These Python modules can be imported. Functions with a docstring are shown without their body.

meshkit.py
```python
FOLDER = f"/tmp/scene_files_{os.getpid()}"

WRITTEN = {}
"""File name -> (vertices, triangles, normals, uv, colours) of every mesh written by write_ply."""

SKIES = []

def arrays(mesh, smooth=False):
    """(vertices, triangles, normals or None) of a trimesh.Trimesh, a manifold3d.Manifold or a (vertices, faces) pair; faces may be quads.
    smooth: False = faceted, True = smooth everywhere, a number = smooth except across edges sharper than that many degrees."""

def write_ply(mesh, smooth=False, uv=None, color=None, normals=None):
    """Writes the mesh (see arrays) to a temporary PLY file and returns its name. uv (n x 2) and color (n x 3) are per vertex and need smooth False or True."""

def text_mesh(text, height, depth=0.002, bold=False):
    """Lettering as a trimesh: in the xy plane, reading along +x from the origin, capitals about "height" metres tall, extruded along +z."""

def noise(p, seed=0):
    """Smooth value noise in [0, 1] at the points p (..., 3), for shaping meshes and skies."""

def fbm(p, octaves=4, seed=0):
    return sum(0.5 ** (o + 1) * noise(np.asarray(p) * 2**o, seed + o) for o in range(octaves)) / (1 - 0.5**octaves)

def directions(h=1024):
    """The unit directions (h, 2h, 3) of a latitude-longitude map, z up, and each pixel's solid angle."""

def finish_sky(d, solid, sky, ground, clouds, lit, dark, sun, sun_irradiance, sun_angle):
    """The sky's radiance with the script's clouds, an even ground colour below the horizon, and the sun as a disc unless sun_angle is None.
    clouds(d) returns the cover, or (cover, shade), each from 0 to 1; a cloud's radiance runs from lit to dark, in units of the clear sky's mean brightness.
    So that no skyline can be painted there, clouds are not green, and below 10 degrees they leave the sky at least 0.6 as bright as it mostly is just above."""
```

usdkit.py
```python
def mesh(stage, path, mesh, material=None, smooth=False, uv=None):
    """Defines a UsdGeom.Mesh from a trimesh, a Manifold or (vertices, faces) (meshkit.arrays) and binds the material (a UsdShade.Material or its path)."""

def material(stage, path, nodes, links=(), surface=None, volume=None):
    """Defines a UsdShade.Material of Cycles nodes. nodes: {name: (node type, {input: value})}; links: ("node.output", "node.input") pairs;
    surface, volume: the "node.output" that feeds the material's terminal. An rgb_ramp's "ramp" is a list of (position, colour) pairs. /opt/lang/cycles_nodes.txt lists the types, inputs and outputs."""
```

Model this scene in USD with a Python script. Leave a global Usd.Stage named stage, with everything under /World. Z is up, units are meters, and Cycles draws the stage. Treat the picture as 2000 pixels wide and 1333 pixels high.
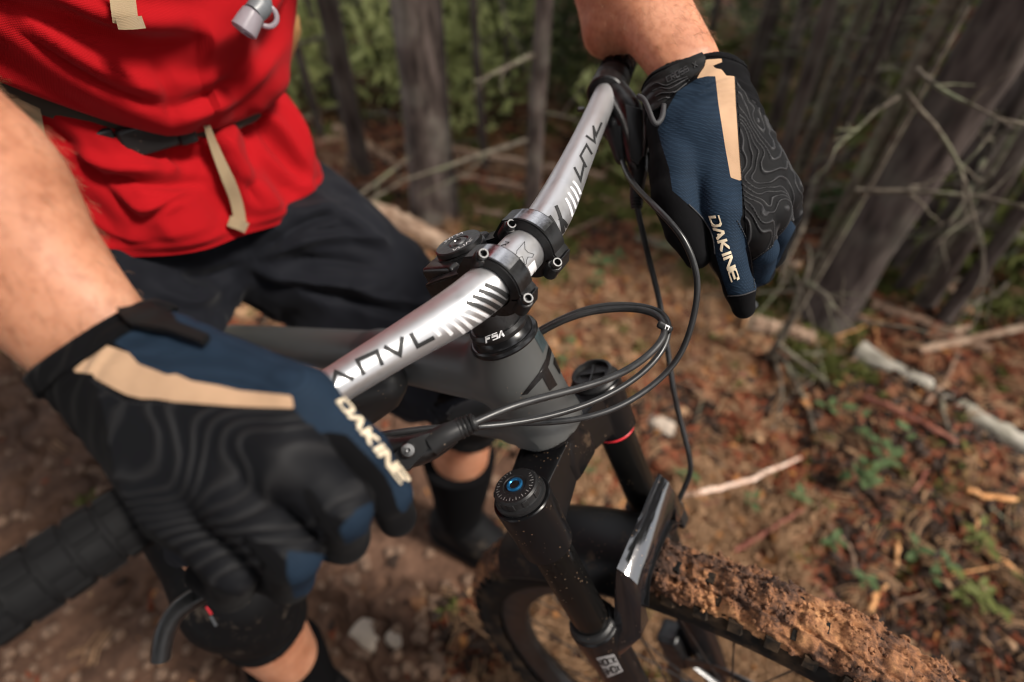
import math, random
import numpy as np, trimesh, usdkit, meshkit
import manifold3d as mf
from pxr import Usd, UsdGeom, UsdLux, UsdShade, Gf, Sdf, Vt
from scipy.interpolate import CubicSpline
from scipy.spatial import cKDTree
from shapely.geometry import Polygon, LineString, MultiPolygon
from shapely import affinity
from shapely.ops import unary_union

stage = Usd.Stage.CreateInMemory()
UsdGeom.SetStageUpAxis(stage, UsdGeom.Tokens.z)
UsdGeom.SetStageMetersPerUnit(stage, 1.0)
UsdGeom.Xform.Define(stage, '/World')
stage.SetDefaultPrim(stage.GetPrimAtPath('/World'))
UsdGeom.Scope.Define(stage, '/World/Looks')

# ---------------------------------------------------------------- camera, sky, sun, exposure
EYE = np.array([0.1075, -0.2743, 1.2633])
FPX = 1146.4                                     # focal length in pixels of a 2000 pixel wide picture
RGT = np.array([0.8644, 0.5029, 0.0]); RGT /= np.linalg.norm(RGT)
FWD = np.array([-0.3481, 0.5978, -0.7222]); FWD -= RGT * (FWD @ RGT); FWD /= np.linalg.norm(FWD)
DWN = np.cross(FWD, RGT)
cam = UsdGeom.Camera.Define(stage, '/World/camera')
M = np.eye(4); M[0, :3], M[1, :3], M[2, :3], M[3, :3] = RGT, -DWN, -FWD, EYE
cam.AddTransformOp().Set(Gf.Matrix4d(*M.ravel().tolist()))
cam.CreateHorizontalApertureAttr(36.0)
cam.CreateVerticalApertureAttr(24.0)
cam.CreateFocalLengthAttr(36.0 * FPX / 2000)
cam.CreateClippingRangeAttr(Gf.Vec2f(0.02, 500))
cam.CreateFStopAttr(2.7)
cam.CreateFocusDistanceAttr(0.415)
cam.CreateExposureAttr(1.22)

SUN_DIR = np.array([0.80, 0.10, 0.95]); SUN_DIR /= np.linalg.norm(SUN_DIR)      # towards the sun
SUN_EL = math.asin(SUN_DIR[2]); SUN_ROT = math.atan2(SUN_DIR[0], SUN_DIR[1])
dome = UsdLux.DomeLight.Define(stage, '/World/sky')
sky_mat = usdkit.material(stage, '/World/Looks/sky_look', {
    'sky': ('sky_texture', {'sky_type': 'single_scattering', 'sun_disc': False, 'sun_elevation': SUN_EL, 'sun_rotation': SUN_ROT, 'aerosol_density': 3.0}),
    'tc': ('texture_coordinate', {}),
    'cloud': ('noise_texture', {'scale': 2.2, 'detail': 5.0, 'roughness': 0.55}),
    'ramp': ('rgb_ramp', {'ramp': [(0.30, (0.25, 0.25, 0.25)), (0.62, (0.95, 0.95, 0.95))]}),
    'mixc': ('mix_color', {'b': (11.0, 11.0, 11.3), 'use_clamp': False}),
    'bg': ('background_shader', {'strength': 0.078})},
    [('tc.generated', 'cloud.vector'), ('cloud.fac', 'ramp.fac'), ('ramp.color', 'mixc.fac'), ('sky.color', 'mixc.a'), ('mixc.result', 'bg.color')], surface='bg.background')
UsdShade.MaterialBindingAPI.Apply(dome.GetPrim()).Bind(sky_mat)
dome.GetPrim().SetCustomDataByKey('kind', 'structure')
sun = UsdLux.DistantLight.Define(stage, '/World/sun')
sun.CreateIntensityAttr(0.80); sun.CreateAngleAttr(12.0); sun.CreateColorAttr(Gf.Vec3f(1.0, 0.93, 0.84))
sun.CreateNormalizeAttr(True)
zx = SUN_DIR; xx = np.cross([0, 0, 1.0], zx); xx /= np.linalg.norm(xx); yx = np.cross(zx, xx)
Ms = np.eye(4); Ms[0, :3], Ms[1, :3], Ms[2, :3] = xx, yx, zx
sun.AddTransformOp().Set(Gf.Matrix4d(*Ms.ravel().tolist()))

# ---------------------------------------------------------------- helpers
RNG = np.random.default_rng(7)
def V(*a): return np.array(a, float)
def unit(v): v = np.asarray(v, float); return v / np.linalg.norm(v)
def P(u, v, d):
    """world point seen at pixel (u, v) of the photograph, d metres in front of the lens"""
    return EYE + d * (FWD + RGT * (u - 1000) / FPX + DWN * (v - 666.5) / FPX)
def PP(*a): return np.array([P(*q) for q in a])
def proj(X):
    Q = np.atleast_2d(X) - EYE
    z = np.maximum(Q @ FWD, 1e-3)
    return np.c_[1000 + FPX * (Q @ RGT) / z, 666.5 + FPX * (Q @ DWN) / z], z

used = {}
def free_path(parent, name):
    base = (str(parent) if parent else '/World') + '/' + name
    k = used.get(base, 0); used[base] = k + 1
    return base if k == 0 else f'{base}_{k:03d}'
def label(prim, text=None, cat=None, group=None, kind=None):
    for k, v in (('label', text), ('category', cat), ('group', group), ('kind', kind)):
        if v: prim.SetCustomDataByKey(k, v)
    return prim
def thing(name, text, cat, loc=(0, 0, 0), rotz=0.0, group=None, kind=None):
    x = UsdGeom.Xform.Define(stage, free_path(None, name))
    if np.any(np.asarray(loc) != 0) or rotz:
        x.AddTranslateOp().Set(Gf.Vec3d(*map(float, loc))); x.AddRotateZOp().Set(math.degrees(rotz))
    return label(x.GetPrim(), text, cat, group, kind)
def path_of(p): return p.GetPath() if p is not None else None
def define(name, v, f, mat, parent=None, normals=None, pv=None):
    """ONE mesh prim under parent (or /World)"""
    m = UsdGeom.Mesh.Define(stage, free_path(path_of(parent), name))
    f = np.asarray(f)
    m.CreatePointsAttr(Vt.Vec3fArray.FromNumpy(np.ascontiguousarray(v, dtype=np.float32)))
    m.CreateFaceVertexCountsAttr(Vt.IntArray.FromNumpy(np.full(len(f), f.shape[1], np.int32)))
    m.CreateFaceVertexIndicesAttr(Vt.IntArray.FromNumpy(np.ascontiguousarray(f.ravel(), dtype=np.int32)))
    m.CreateSubdivisionSchemeAttr('none')
    if normals is not None:
        m.CreateNormalsAttr(Vt.Vec3fArray.FromNumpy(np.ascontiguousarray(normals, dtype=np.float32))); m.SetNormalsInterpolation('vertex')
    for k, val in (pv or {}).items():
        UsdGeom.PrimvarsAPI(m).CreatePrimvar(k, Sdf.ValueTypeNames.FloatArray, 'vertex').Set(Vt.FloatArray.FromNumpy(np.ascontiguousarray(val, dtype=np.float32)))
    UsdShade.MaterialBindingAPI.Apply(m.GetPrim()).Bind(mat)
    return m.GetPrim()
def obj(name, mesh, mat, parent=None, smooth=35):
    v, f, n = meshkit.arrays(mesh, smooth)
    return define(name, v, f, mat, parent, n)
def vnormals(v, f):
    n = np.zeros_like(v); c = np.cross(v[f[:, 1]] - v[f[:, 0]], v[f[:, 2]] - v[f[:, 0]])
    for k in range(3): np.add.at(n, f[:, k], c)
    return n / np.maximum(np.linalg.norm(n, axis=1, keepdims=True), 1e-12)
def cat_mesh(ms): return trimesh.util.concatenate([to_tri(m) for m in ms])
def to_tri(m):
    if hasattr(m, 'to_mesh'):
        q = m.to_mesh(); return trimesh.Trimesh(q.vert_properties[:, :3], q.tri_verts, process=False)
    if isinstance(m, tuple): return trimesh.Trimesh(m[0], m[1], process=False)
    return m
def frame(z, up=(0, 0, 1)):
    """rotation whose third column is z"""
    z = unit(z); up = np.asarray(up, float)
    if abs(z @ unit(up)) > 0.98: up = V(1, 0.1, 0)
    x = unit(np.cross(up, z)); return np.c_[x, np.cross(z, x), z]
def place(m, R, t):
    m = to_tri(m).copy(); m.vertices = m.vertices @ np.asarray(R).T + t; return m
def cyl(A, B, r, r2=None, n=32, bevel=0.0):
    """lathed cylinder or cone from A to B with bevelled rims"""
    A, B = np.asarray(A, float), np.asarray(B, float); L = np.linalg.norm(B - A); r2 = r if r2 is None else r2
    b = min(bevel, L / 3, r * .8, r2 * .8)
    prof = [(0, 0), (r - b, 0)] + ([(r, b)] if b else []) + ([(r2, L - b)] if b else [(r2, L)] * 1) + ([(r2 - b, L)] if b else []) + [(0, L)]
    return lathe(A, unit(B - A), prof, n)
def lathe(o, ax, prof, n=40):
    """profile of (radius, height) about the axis ax from o"""
    m = trimesh.creation.revolve(np.array(prof, float), sections=n)
    return place(m, frame(ax), np.asarray(o, float))
def catmull(pts, n):
    pts = np.asarray(pts, float)
    t = np.r_[0, np.cumsum(np.linalg.norm(np.diff(pts, axis=0), axis=1) ** 0.5)]
    return CubicSpline(t, pts, bc_type='natural')(np.linspace(0, t[-1], n))
def sweep(path, rad, n=16, rb=None, up=None, cap=True):
    """tube along path; rad / rb per point radii across the two frame axes"""
    path = np.asarray(path, float); k = len(path)
    rad = np.broadcast_to(np.asarray(rad, float), k); rb = rad if rb is None else np.broadcast_to(np.asarray(rb, float), k)
    T = np.gradient(path, axis=0); T /= np.maximum(np.linalg.norm(T, axis=1, keepdims=True), 1e-12)
    u = np.asarray(up if up is not None else (V(0, 0, 1) if abs(T[0][2]) < .9 else V(1, 0, 0)), float)
    rings = []
    x = unit(u - T[0] * (u @ T[0]))
    for i in range(k):
        if up is not None: x = u
        x = unit(x - T[i] * (x @ T[i])); y = np.cross(T[i], x)
        th = np.arange(n) * 2 * np.pi / n
        rings.append(path[i] + np.outer(np.cos(th) * rad[i], x) + np.outer(np.sin(th) * rb[i], y))
    v = np.vstack(rings); f = []
    i, j = np.meshgrid(np.arange(k - 1), np.arange(n), indexing='ij'); i, j = i.ravel(), j.ravel(); j2 = (j + 1) % n
    f = np.vstack([np.c_[i * n + j, i * n + j2, (i + 1) * n + j2], np.c_[i * n + j, (i + 1) * n + j2, (i + 1) * n + j]])
    if cap:
        c0, c1 = len(v), len(v) + 1; v = np.vstack([v, path[0], path[-1]]); q = np.arange(n); q2 = (q + 1) % n
        f = np.vstack([f, np.c_[np.full(n, c0), q2, q], np.c_[np.full(n, c1), (k - 1) * n + q, (k - 1) * n + q2]])
    return trimesh.Trimesh(v, f, process=False)
def rbox(size, r=0.002, seg=8):
    """box with rounded edges, centred"""
    s = np.asarray(size, float) / 2 - r
    sp = mf.Manifold.sphere(r, seg)
    return mf.Manifold.batch_hull([sp.translate([x * s[0], y * s[1], z * s[2]]) for x in (-1, 1) for y in (-1, 1) for z in (-1, 1)])
def hull_spheres(pr, seg=20):
    return mf.Manifold.batch_hull([mf.Manifold.sphere(r, seg).translate(list(map(float, p))) for p, r in pr])
def hull_pts(pts): return mf.Manifold.hull_points(np.asarray(pts, float))
# --- distance fields and their surface
def cap(p, A, B, ra, rb=None):
    rb = ra if rb is None else rb; ba = B - A; pa = p - A
    t = np.clip(pa @ ba / (ba @ ba), 0, 1); return np.linalg.norm(pa - t[:, None] * ba, axis=1) - (ra + (rb - ra) * t)
def ell(p, c, R, rad):
    q = (p - c) @ R; rad = np.asarray(rad, float); k0 = np.linalg.norm(q / rad, axis=1); k1 = np.linalg.norm(q / rad ** 2, axis=1)
    return k0 * (k0 - 1) / np.maximum(k1, 1e-9)
def smin(a, b, k):
    h = np.clip(.5 + .5 * (b - a) / k, 0, 1); return b + (a - b) * h - k * h * (1 - h)
def chain(p, pts, rads, k=0.004):
    d = None
    for i in range(len(pts) - 1):
        c = cap(p, pts[i], pts[i + 1], rads[i], rads[i + 1]); d = c if d is None else smin(d, c, k)
    return d
def nets(fn, lo, hi, h):
    """surface nets of fn < 0 on a grid of step h; returns vertices and triangles"""
    lo, hi = np.asarray(lo, float), np.asarray(hi, float); B = 4
    nb = np.ceil((hi - lo) / (h * B)).astype(int); n = nb * B
    ax = [lo[k] + h * np.arange(n[k]) for k in range(3)]
    bc = np.stack(np.meshgrid(*[lo[k] + h * (B * np.arange(nb[k]) + (B - 1) / 2) for k in range(3)], indexing='ij'), -1).reshape(-1, 3)
    cv = np.concatenate([fn(q) for q in np.array_split(bc, max(1, len(bc) // 200000))]).reshape(nb)
    up = lambda a: a.repeat(B, 0).repeat(B, 1).repeat(B, 2)
    Vv = up(cv).astype(np.float32); near = up(np.abs(cv) < h * B * 1.5)
    idx = np.argwhere(near); pts = lo + idx * h
    Vv[near] = np.concatenate([fn(q) for q in np.array_split(pts, max(1, len(pts) // 200000))])
    S = Vv < 0; dims = np.array(S.shape) - 1
    occ = np.zeros(dims, np.int8)
    for a in (0, 1):
        for b in (0, 1):
            for c in (0, 1): occ += S[a:a + dims[0], b:b + dims[1], c:c + dims[2]]
    act = (occ > 0) & (occ < 8); cells = np.argwhere(act); ids = np.full(dims, -1); ids[act] = np.arange(len(cells))
    acc = np.zeros((len(cells), 3)); cnt = np.zeros(len(cells))
    for axis in range(3):
        o1, o2 = [k for k in range(3) if k != axis]
        for x in (0, 1):
            for y in (0, 1):
                a = cells.copy(); a[:, o1] += x; a[:, o2] += y; b = a.copy(); b[:, axis] += 1
                va, vb = Vv[tuple(a.T)], Vv[tuple(b.T)]; m = (va < 0) != (vb < 0)
                t = va[m] / (va[m] - vb[m]); q = a[m].astype(float); q[:, axis] += t; acc[m] += q; cnt[m] += 1
    verts = lo + h * acc / cnt[:, None]; faces = []
    for axis in range(3):
        o1, o2 = [(1, 2), (2, 0), (0, 1)][axis]
        sl0 = [slice(1, -1)] * 3; sl1 = [slice(1, -1)] * 3; sl0[axis] = slice(0, -1); sl1[axis] = slice(1, None)
        s0, s1 = S[tuple(sl0)], S[tuple(sl1)]; e = np.argwhere(s0 != s1)
        if not len(e): continue
        flip = s0[tuple(e.T)]; base = e.copy(); base[:, o1] += 1; base[:, o2] += 1
        def cid(d1, d2):
            c = base.copy(); c[:, o1] -= d1; c[:, o2] -= d2; return ids[tuple(np.minimum(c, dims - 1).T)]
        A, Bq, C, D = cid(1, 1), cid(0, 1), cid(0, 0), cid(1, 0)
        ok = (A >= 0) & (Bq >= 0) & (C >= 0) & (D >= 0); q = np.c_[A, Bq, C, D]; q[~flip] = q[~flip][:, ::-1]; q = q[ok]
        faces += [q[:, [0, 1, 2]], q[:, [0, 2, 3]]]
    f = np.vstack(faces); return verts, f
def relax(v, f, it=2, lam=0.5):
    e = np.vstack([f[:, [0, 1]], f[:, [1, 2]], f[:, [2, 0]]]); n = len(v)
    import scipy.sparse as sp
    A = sp.coo_matrix((np.ones(len(e) * 2), (np.r_[e[:, 0], e[:, 1]], np.r_[e[:, 1], e[:, 0]])), (n, n)).tocsr(); A.data[:] = 1
    d = np.maximum(np.asarray(A.sum(1)).ravel(), 1)
    for k in range(it):
        for l in (lam, -lam * 1.04): v = v + l * ((A @ v) / d[:, None] - v)
    return v
def field_normals(fn, v, e=0.0008):
    g = np.stack([fn(v + e * np.eye(3)[k]) - fn(v - e * np.eye(3)[k]) for k in range(3)], 1)
    return g / np.maximum(np.linalg.norm(g, axis=1, keepdims=True), 1e-9)
def clip(v, f, val, attrs=()):
    """the part of the triangle mesh where val > 0, cut exactly; attrs are per-vertex arrays carried along"""
    s = val > 0; cnt = s[f].sum(1); keep = [f[cnt == 3]]; nv, na = [v], [[a] for a in attrs]; base = len(v)
    for want in (1, 2):
        g = f[cnt == want]
        if not len(g): continue
        lone = s[g] if want == 1 else ~s[g]; k = lone.argmax(1); r = np.arange(len(g))
        a, b, c = g[r, k], g[r, (k + 1) % 3], g[r, (k + 2) % 3]
        def cut(i, j):
            t = (val[i] / (val[i] - val[j])); return t
        tb, tc = cut(a, b), cut(a, c); n = len(g)
        for src, out in [(v, nv)] + [(at, o) for at, o in zip(attrs, na)]:
            e = (lambda q: q[:, None]) if src.ndim > 1 else (lambda q: q)
            out.append(src[a] + e(tb) * (src[b] - src[a])); out.append(src[a] + e(tc) * (src[c] - src[a]))
        ib, ic = base + np.arange(n), base + n + np.arange(n); base += 2 * n
        keep += [np.c_[a, ib, ic]] if want == 1 else [np.c_[ib, b, c], np.c_[ib, c, ic]]
    F = np.vstack(keep); Vn = np.concatenate(nv); At = [np.concatenate(x) for x in na]
    u, inv = np.unique(F, return_inverse=True); return Vn[u], inv.reshape(F.shape), [x[u] for x in At]
def poly_sd(q, poly):
    """signed distance of 2D points to a closed polygon, positive inside"""
    q = np.asarray(q, float); poly = np.asarray(poly, float); best = np.full(len(q), 1e18); ins = np.zeros(len(q), bool)
    for A, B in zip(poly, np.roll(poly, -1, 0)):
        d = B - A; t = np.clip(((q - A) @ d) / max(d @ d, 1e-12), 0, 1); best = np.minimum(best, ((q - A - t[:, None] * d) ** 2).sum(1))
        c = (A[1] > q[:, 1]) != (B[1] > q[:, 1]); xx_ = A[0] + (q[:, 1] - A[1]) * d[0] / (d[1] if abs(d[1]) > 1e-12 else 1e-12); ins ^= c & (q[:, 0] < xx_)
    return np.where(ins, 1, -1) * np.sqrt(best)
def tri2d(poly, step):
    """triangles of a shapely polygon, split to edges below step"""
    vs, fs, o = [], [], 0
    for g in getattr(poly, 'geoms', [poly]):
        if g.is_empty or g.area < 1e-9: continue
        g = g.segmentize(step); v, f = trimesh.creation.triangulate_polygon(g, engine='earcut')
        m = trimesh.remesh.subdivide_to_size(np.c_[v, np.zeros(len(v))], f, step, max_iter=12); vs.append(m[0][:, :2]); fs.append(m[1] + o); o += len(m[0])
    return np.vstack(vs), np.vstack(fs)
def drape(poly, target, off=0.0003, thick=0.0, step=6.0):
    """lays a flat shape, given as it appears from the lens, onto the surface of the mesh target as a thin film or, with thick, a raised pad"""
    v2, f = tri2d(poly, step); t = to_tri(target)
    d = FWD + np.outer((v2[:, 0] - 1000) / FPX, RGT) + np.outer((v2[:, 1] - 666.5) / FPX, DWN); d /= np.linalg.norm(d, axis=1, keepdims=True)
    tri, ray, loc = t.ray.intersects_id(np.repeat(EYE[None], len(d), 0) + d * 0.05, d, multiple_hits=False, return_locations=True)
    ok = np.zeros(len(d), bool); ok[ray] = True; X = np.zeros((len(d), 3)); X[ray] = loc
    N = np.zeros((len(d), 3)); bc = trimesh.triangles.points_to_barycentric(t.triangles[tri], loc); N[ray] = (t.vertex_normals[t.faces[tri]] * bc[:, :, None]).sum(1)
    N /= np.maximum(np.linalg.norm(N, axis=1, keepdims=True), 1e-9)
    f = f[ok[f].all(1)]; e = t.triangles; top = X + N * (off + thick)
    n = np.cross(top[f[:, 1]] - top[f[:, 0]], top[f[:, 2]] - top[f[:, 0]]); flip = (n * N[f[:, 0]]).sum(1) < 0; f[flip] = f[flip][:, ::-1]
    # no piece bridges from one surface to another behind it
    long = np.max([np.linalg.norm(top[f[:, a]] - top[f[:, b]], axis=1) for a, b in ((0, 1), (1, 2), (2, 0))], axis=0); f = f[long < 8 * np.median(long) + 1e-6] if len(f) else f
    if thick:
        ed = np.vstack([f[:, [0, 1]], f[:, [1, 2]], f[:, [2, 0]]]); key = np.sort(ed, 1); _, inv, c = np.unique(key, axis=0, return_inverse=True, return_counts=True); ed = ed[c[inv.ravel()] == 1]
        k = len(top); low = X - N * 0.0004; f = np.vstack([f, np.c_[ed[:, 1], ed[:, 0], ed[:, 0] + k], np.c_[ed[:, 1], ed[:, 0] + k, ed[:, 1] + k]]); top = np.vstack([top, low])
    u, inv = np.unique(f, return_inverse=True); return trimesh.Trimesh(top[u], inv.reshape(f.shape), process=False)
def homog(shape, corners):
    """maps a shapely shape drawn in the unit square to the quad corners (lower left, lower right, upper right, upper left)"""
    a, b, c, d = [np.asarray(q, float) for q in corners]
    def tr(xy):
        x, y = xy[:, :1], xy[:, 1:]; return a * (1 - x) * (1 - y) + b * x * (1 - y) + c * x * y + d * (1 - x) * y
    from shapely import transform
    return transform(shape.segmentize(0.08), tr)
def strokes(lines, w): return unary_union([LineString(l).buffer(w / 2, cap_style=2, join_style=2) for l in lines])
GLYPH = {'A': [[(0, 0), (.5, 1), (1, 0)], [(.55, .34), (.83, .34)]], 'Λ': [[(0, 0), (.5, 1), (1, 0)]], 'C': [[(1, .9), (.9, 1), (.1, 1), (0, .85), (0, .15), (.1, 0), (.9, 0), (1, .1)]],
    'D': [[(.0, 1), (.75, 1), (1, .75), (1, .25), (.75, 0), (.12, 0), (.12, .62)]], 'K': [[(.08, 0), (.08, 1)], [(.95, 1), (.2, .5), (.95, 0)]], '<': [[(.95, 1), (.1, .5), (.95, 0)]], 'I': [[(.5, 0), (.5, 1)]],
    'N': [[(0, 0), (0, 1), (1, 0), (1, 1)]], 'E': [[(1, 1), (.2, 1), (0, .8), (0, .2), (.2, 0), (1, 0)], [(0, .5), (.9, .5)], [(1, 1), (1, .7)]], '⊓': [[(0, 0), (0, 1), (1, 1), (1, 0)]], 'V': [[(0, 1), (.5, 0), (1, 1)]], 'L': [[(0, 1), (0, 0), (1, 0)]],
    'R': [[(0, 0), (0, 1), (1, 1), (1, .5), (0, .5)], [(.5, .5), (1, 0)]], 'O': [[(.1, 0), (0, .15), (0, .85), (.1, 1), (.9, 1), (1, .85), (1, .15), (.9, 0), (.1, 0)]], 'S': [[(1, 1), (0, 1), (0, .5), (1, .5), (1, 0), (0, 0)]], 'X': [[(0, 0), (1, 1)], [(0, 1), (1, 0)]],
    'F': [[(0, 0), (0, 1), (1, 1)], [(0, .5), (.8, .5)]], 'T': [[(.5, 0), (.5, 1)], [(0, 1), (1, 1)]], 'H': [[(0, 0), (0, 1)], [(1, 0), (1, 1)], [(0, .5), (1, .5)]], ' ': [], 'P': [[(0, 0), (0, 1), (1, 1), (1, .45), (0, .45)]], 'U': [[(0, 1), (0, 0), (1, 0), (1, 1)]]}
def word(text, w=0.2, aspect=0.8, gap=0.3, slant=0.0):
    """blocky lettering in the unit square"""
    parts, x = [], 0.0
    for ch in text:
        if ch == 'I' : adv = w / aspect
        else: adv = 1.0
        if GLYPH.get(ch):
            g = strokes([[(px * aspect, py) for px, py in l] for l in GLYPH[ch]], w); g = g.intersection(Polygon([(-1, 0), (3, 0), (3, 1), (-1, 1)])) if not ch in 'Oo' else g
            if ch == 'I': g = affinity.translate(g, -aspect / 2 + w / 2)
            parts.append(affinity.translate(g, x))
        x += adv * aspect + gap
    g = unary_union(parts)
    if slant: g = affinity.skew(g, math.degrees(math.atan(slant)), 0, origin=(0, 0))
    a, b, c, d = g.bounds; return affinity.scale(affinity.translate(g, -a, -b), 1 / (c - a), 1 / (d - b), origin=(0, 0))

def folds(v, n, lines):
    """presses soft creases into cloth: lines of (points as seen from the lens, width in pixels, depth in metres)"""
    px, _ = proj(v); fr = np.clip(((n * (EYE - v)).sum(1) / np.linalg.norm(EYE - v, axis=1) + .1) * 3, 0, 1); out = np.zeros(len(v))
    for pts, w, a in lines:
        c = catmull(np.c_[np.array(pts, float), np.zeros(len(pts))], 30)[:, :2]; best = np.full(len(v), 1e9); tt_ = np.zeros(len(v))
        for k in range(len(c) - 1):
            d = c[k + 1] - c[k]; t = np.clip(((px - c[k]) @ d) / (d @ d), 0, 1); r = np.linalg.norm(px - c[k] - t[:, None] * d, axis=1); m = r < best; best[m] = r[m]; tt_[m] = (k + t[m]) / (len(c) - 1)
        out += a * np.exp(-(best / w) ** 2) * np.clip(4.5 * tt_ * (1 - tt_) + .25, 0, 1)
    return v + n * (out * fr)[:, None]
# ---------------------------------------------------------------- materials
LOOK = {}
def mat(name, nodes, links=(), surface='p.BSDF'):
    LOOK[name] = usdkit.material(stage, '/World/Looks/' + name, nodes, links, surface=surface); return LOOK[name]
def plain(name, col, rough=0.5, metal=0.0, var=0.15, scale=40.0, bump=0.0, bscale=None, bdist=0.0005, rvar=0.1, **kw):
    """principled surface whose colour and gloss drift with an object-space noise, with an optional fine relief"""
    col = np.asarray(col, float)
    nodes = {'tc': ('texture_coordinate', {}), 'n': ('noise_texture', {'scale': scale, 'detail': 4.0, 'roughness': 0.6}),
             'r': ('rgb_ramp', {'ramp': [(0.3, tuple(col * (1 - var))), (0.7, tuple(col * (1 + var)))]}),
             'rr': ('map_range', {'clamp': True, 'from_min': 0.3, 'from_max': 0.7, 'to_min': max(rough - rvar, 0.02), 'to_max': min(rough + rvar, 1.0)}),
             'p': ('principled_bsdf', {'metallic': metal, **kw})}
    links = [('tc.object', 'n.vector'), ('n.fac', 'r.fac'), ('n.fac', 'rr.value'), ('r.color', 'p.base_color'), ('rr.result', 'p.roughness')]
    if bump:
        nodes['bn'] = ('noise_texture', {'scale': bscale or scale * 6, 'detail': 5.0, 'roughness': 0.65}); nodes['b'] = ('bump', {'strength': bump, 'distance': bdist})
        links += [('tc.object', 'bn.vector'), ('bn.fac', 'b.height'), ('b.normal', 'p.normal')]
    return mat(name, nodes, links)
def dusty(name, col, dust=(0.17, 0.105, 0.06), rough=0.4, metal=0.0, lo=0.56, hi=0.70, scale=60.0, fleck=True, dent=0.0, **kw):
    """paint or plastic with smears of dry soil and small mud flecks"""
    nodes = {'tc': ('texture_coordinate', {}), 'n': ('noise_texture', {'scale': scale, 'detail': 8.0, 'roughness': 0.7}),
             'm': ('map_range', {'clamp': True, 'from_min': lo, 'from_max': hi, 'to_min': 0.0, 'to_max': 0.75}),
             'v': ('voronoi_texture', {'scale': 230.0, 'randomness': 1.0}), 'vm': ('map_range', {'clamp': True, 'from_min': 0.10, 'from_max': 0.17, 'to_min': 1.0, 'to_max': 0.0}),
             'n2': ('noise_texture', {'scale': 35.0, 'detail': 2.0}), 'm2': ('map_range', {'clamp': True, 'from_min': 0.52, 'from_max': 0.6, 'to_min': 0.0, 'to_max': 0.9 if fleck else 0.0}),
             'mul': ('math', {'math_type': 'multiply'}), 'mx': ('math', {'math_type': 'maximum'}),
             'c': ('mix_color', {'a': tuple(col), 'b': tuple(dust)}), 'rr': ('map_range', {'clamp': True, 'to_min': rough, 'to_max': 0.9}), 'bp': ('bump', {'strength': 0.5, 'distance': 0.0004}),
             'p': ('principled_bsdf', {'metallic': metal, **kw})}
    extra = []
    if dent:
        nodes['dn'] = ('noise_texture', {'scale': 55.0, 'detail': 2.0}); nodes['db'] = ('bump', {'strength': dent, 'distance': 0.004}); extra = [('tc.object', 'dn.vector'), ('dn.fac', 'db.height'), ('db.normal', 'p.coat_normal'), ('db.normal', 'bp.normal')]
    return mat(name, nodes, extra + [('tc.object', 'n.vector'), ('n.fac', 'm.value'), ('tc.object', 'v.vector'), ('v.distance', 'vm.value'), ('tc.object', 'n2.vector'), ('n2.fac', 'm2.value'),
        ('vm.result', 'mul.value1'), ('m2.result', 'mul.value2'), ('mul.value', 'mx.value1'), ('m.result', 'mx.value2'), ('mx.value', 'c.fac'), ('c.result', 'p.base_color'),
        ('mx.value', 'rr.value'), ('rr.result', 'p.roughness'), ('mx.value', 'bp.height'), ('bp.normal', 'p.normal')])
plain('silver_alloy', (0.50, 0.50, 0.51), 0.38, 0.80, 0.05, 20, bump=0.05, bscale=900, bdist=0.0002)
plain('cut_alloy', (0.42, 0.42, 0.43), 0.26, 1.0, 0.1, 60)
plain('bolt_steel', (0.12, 0.12, 0.12), 0.36, 1.0, 0.2, 200)
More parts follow.
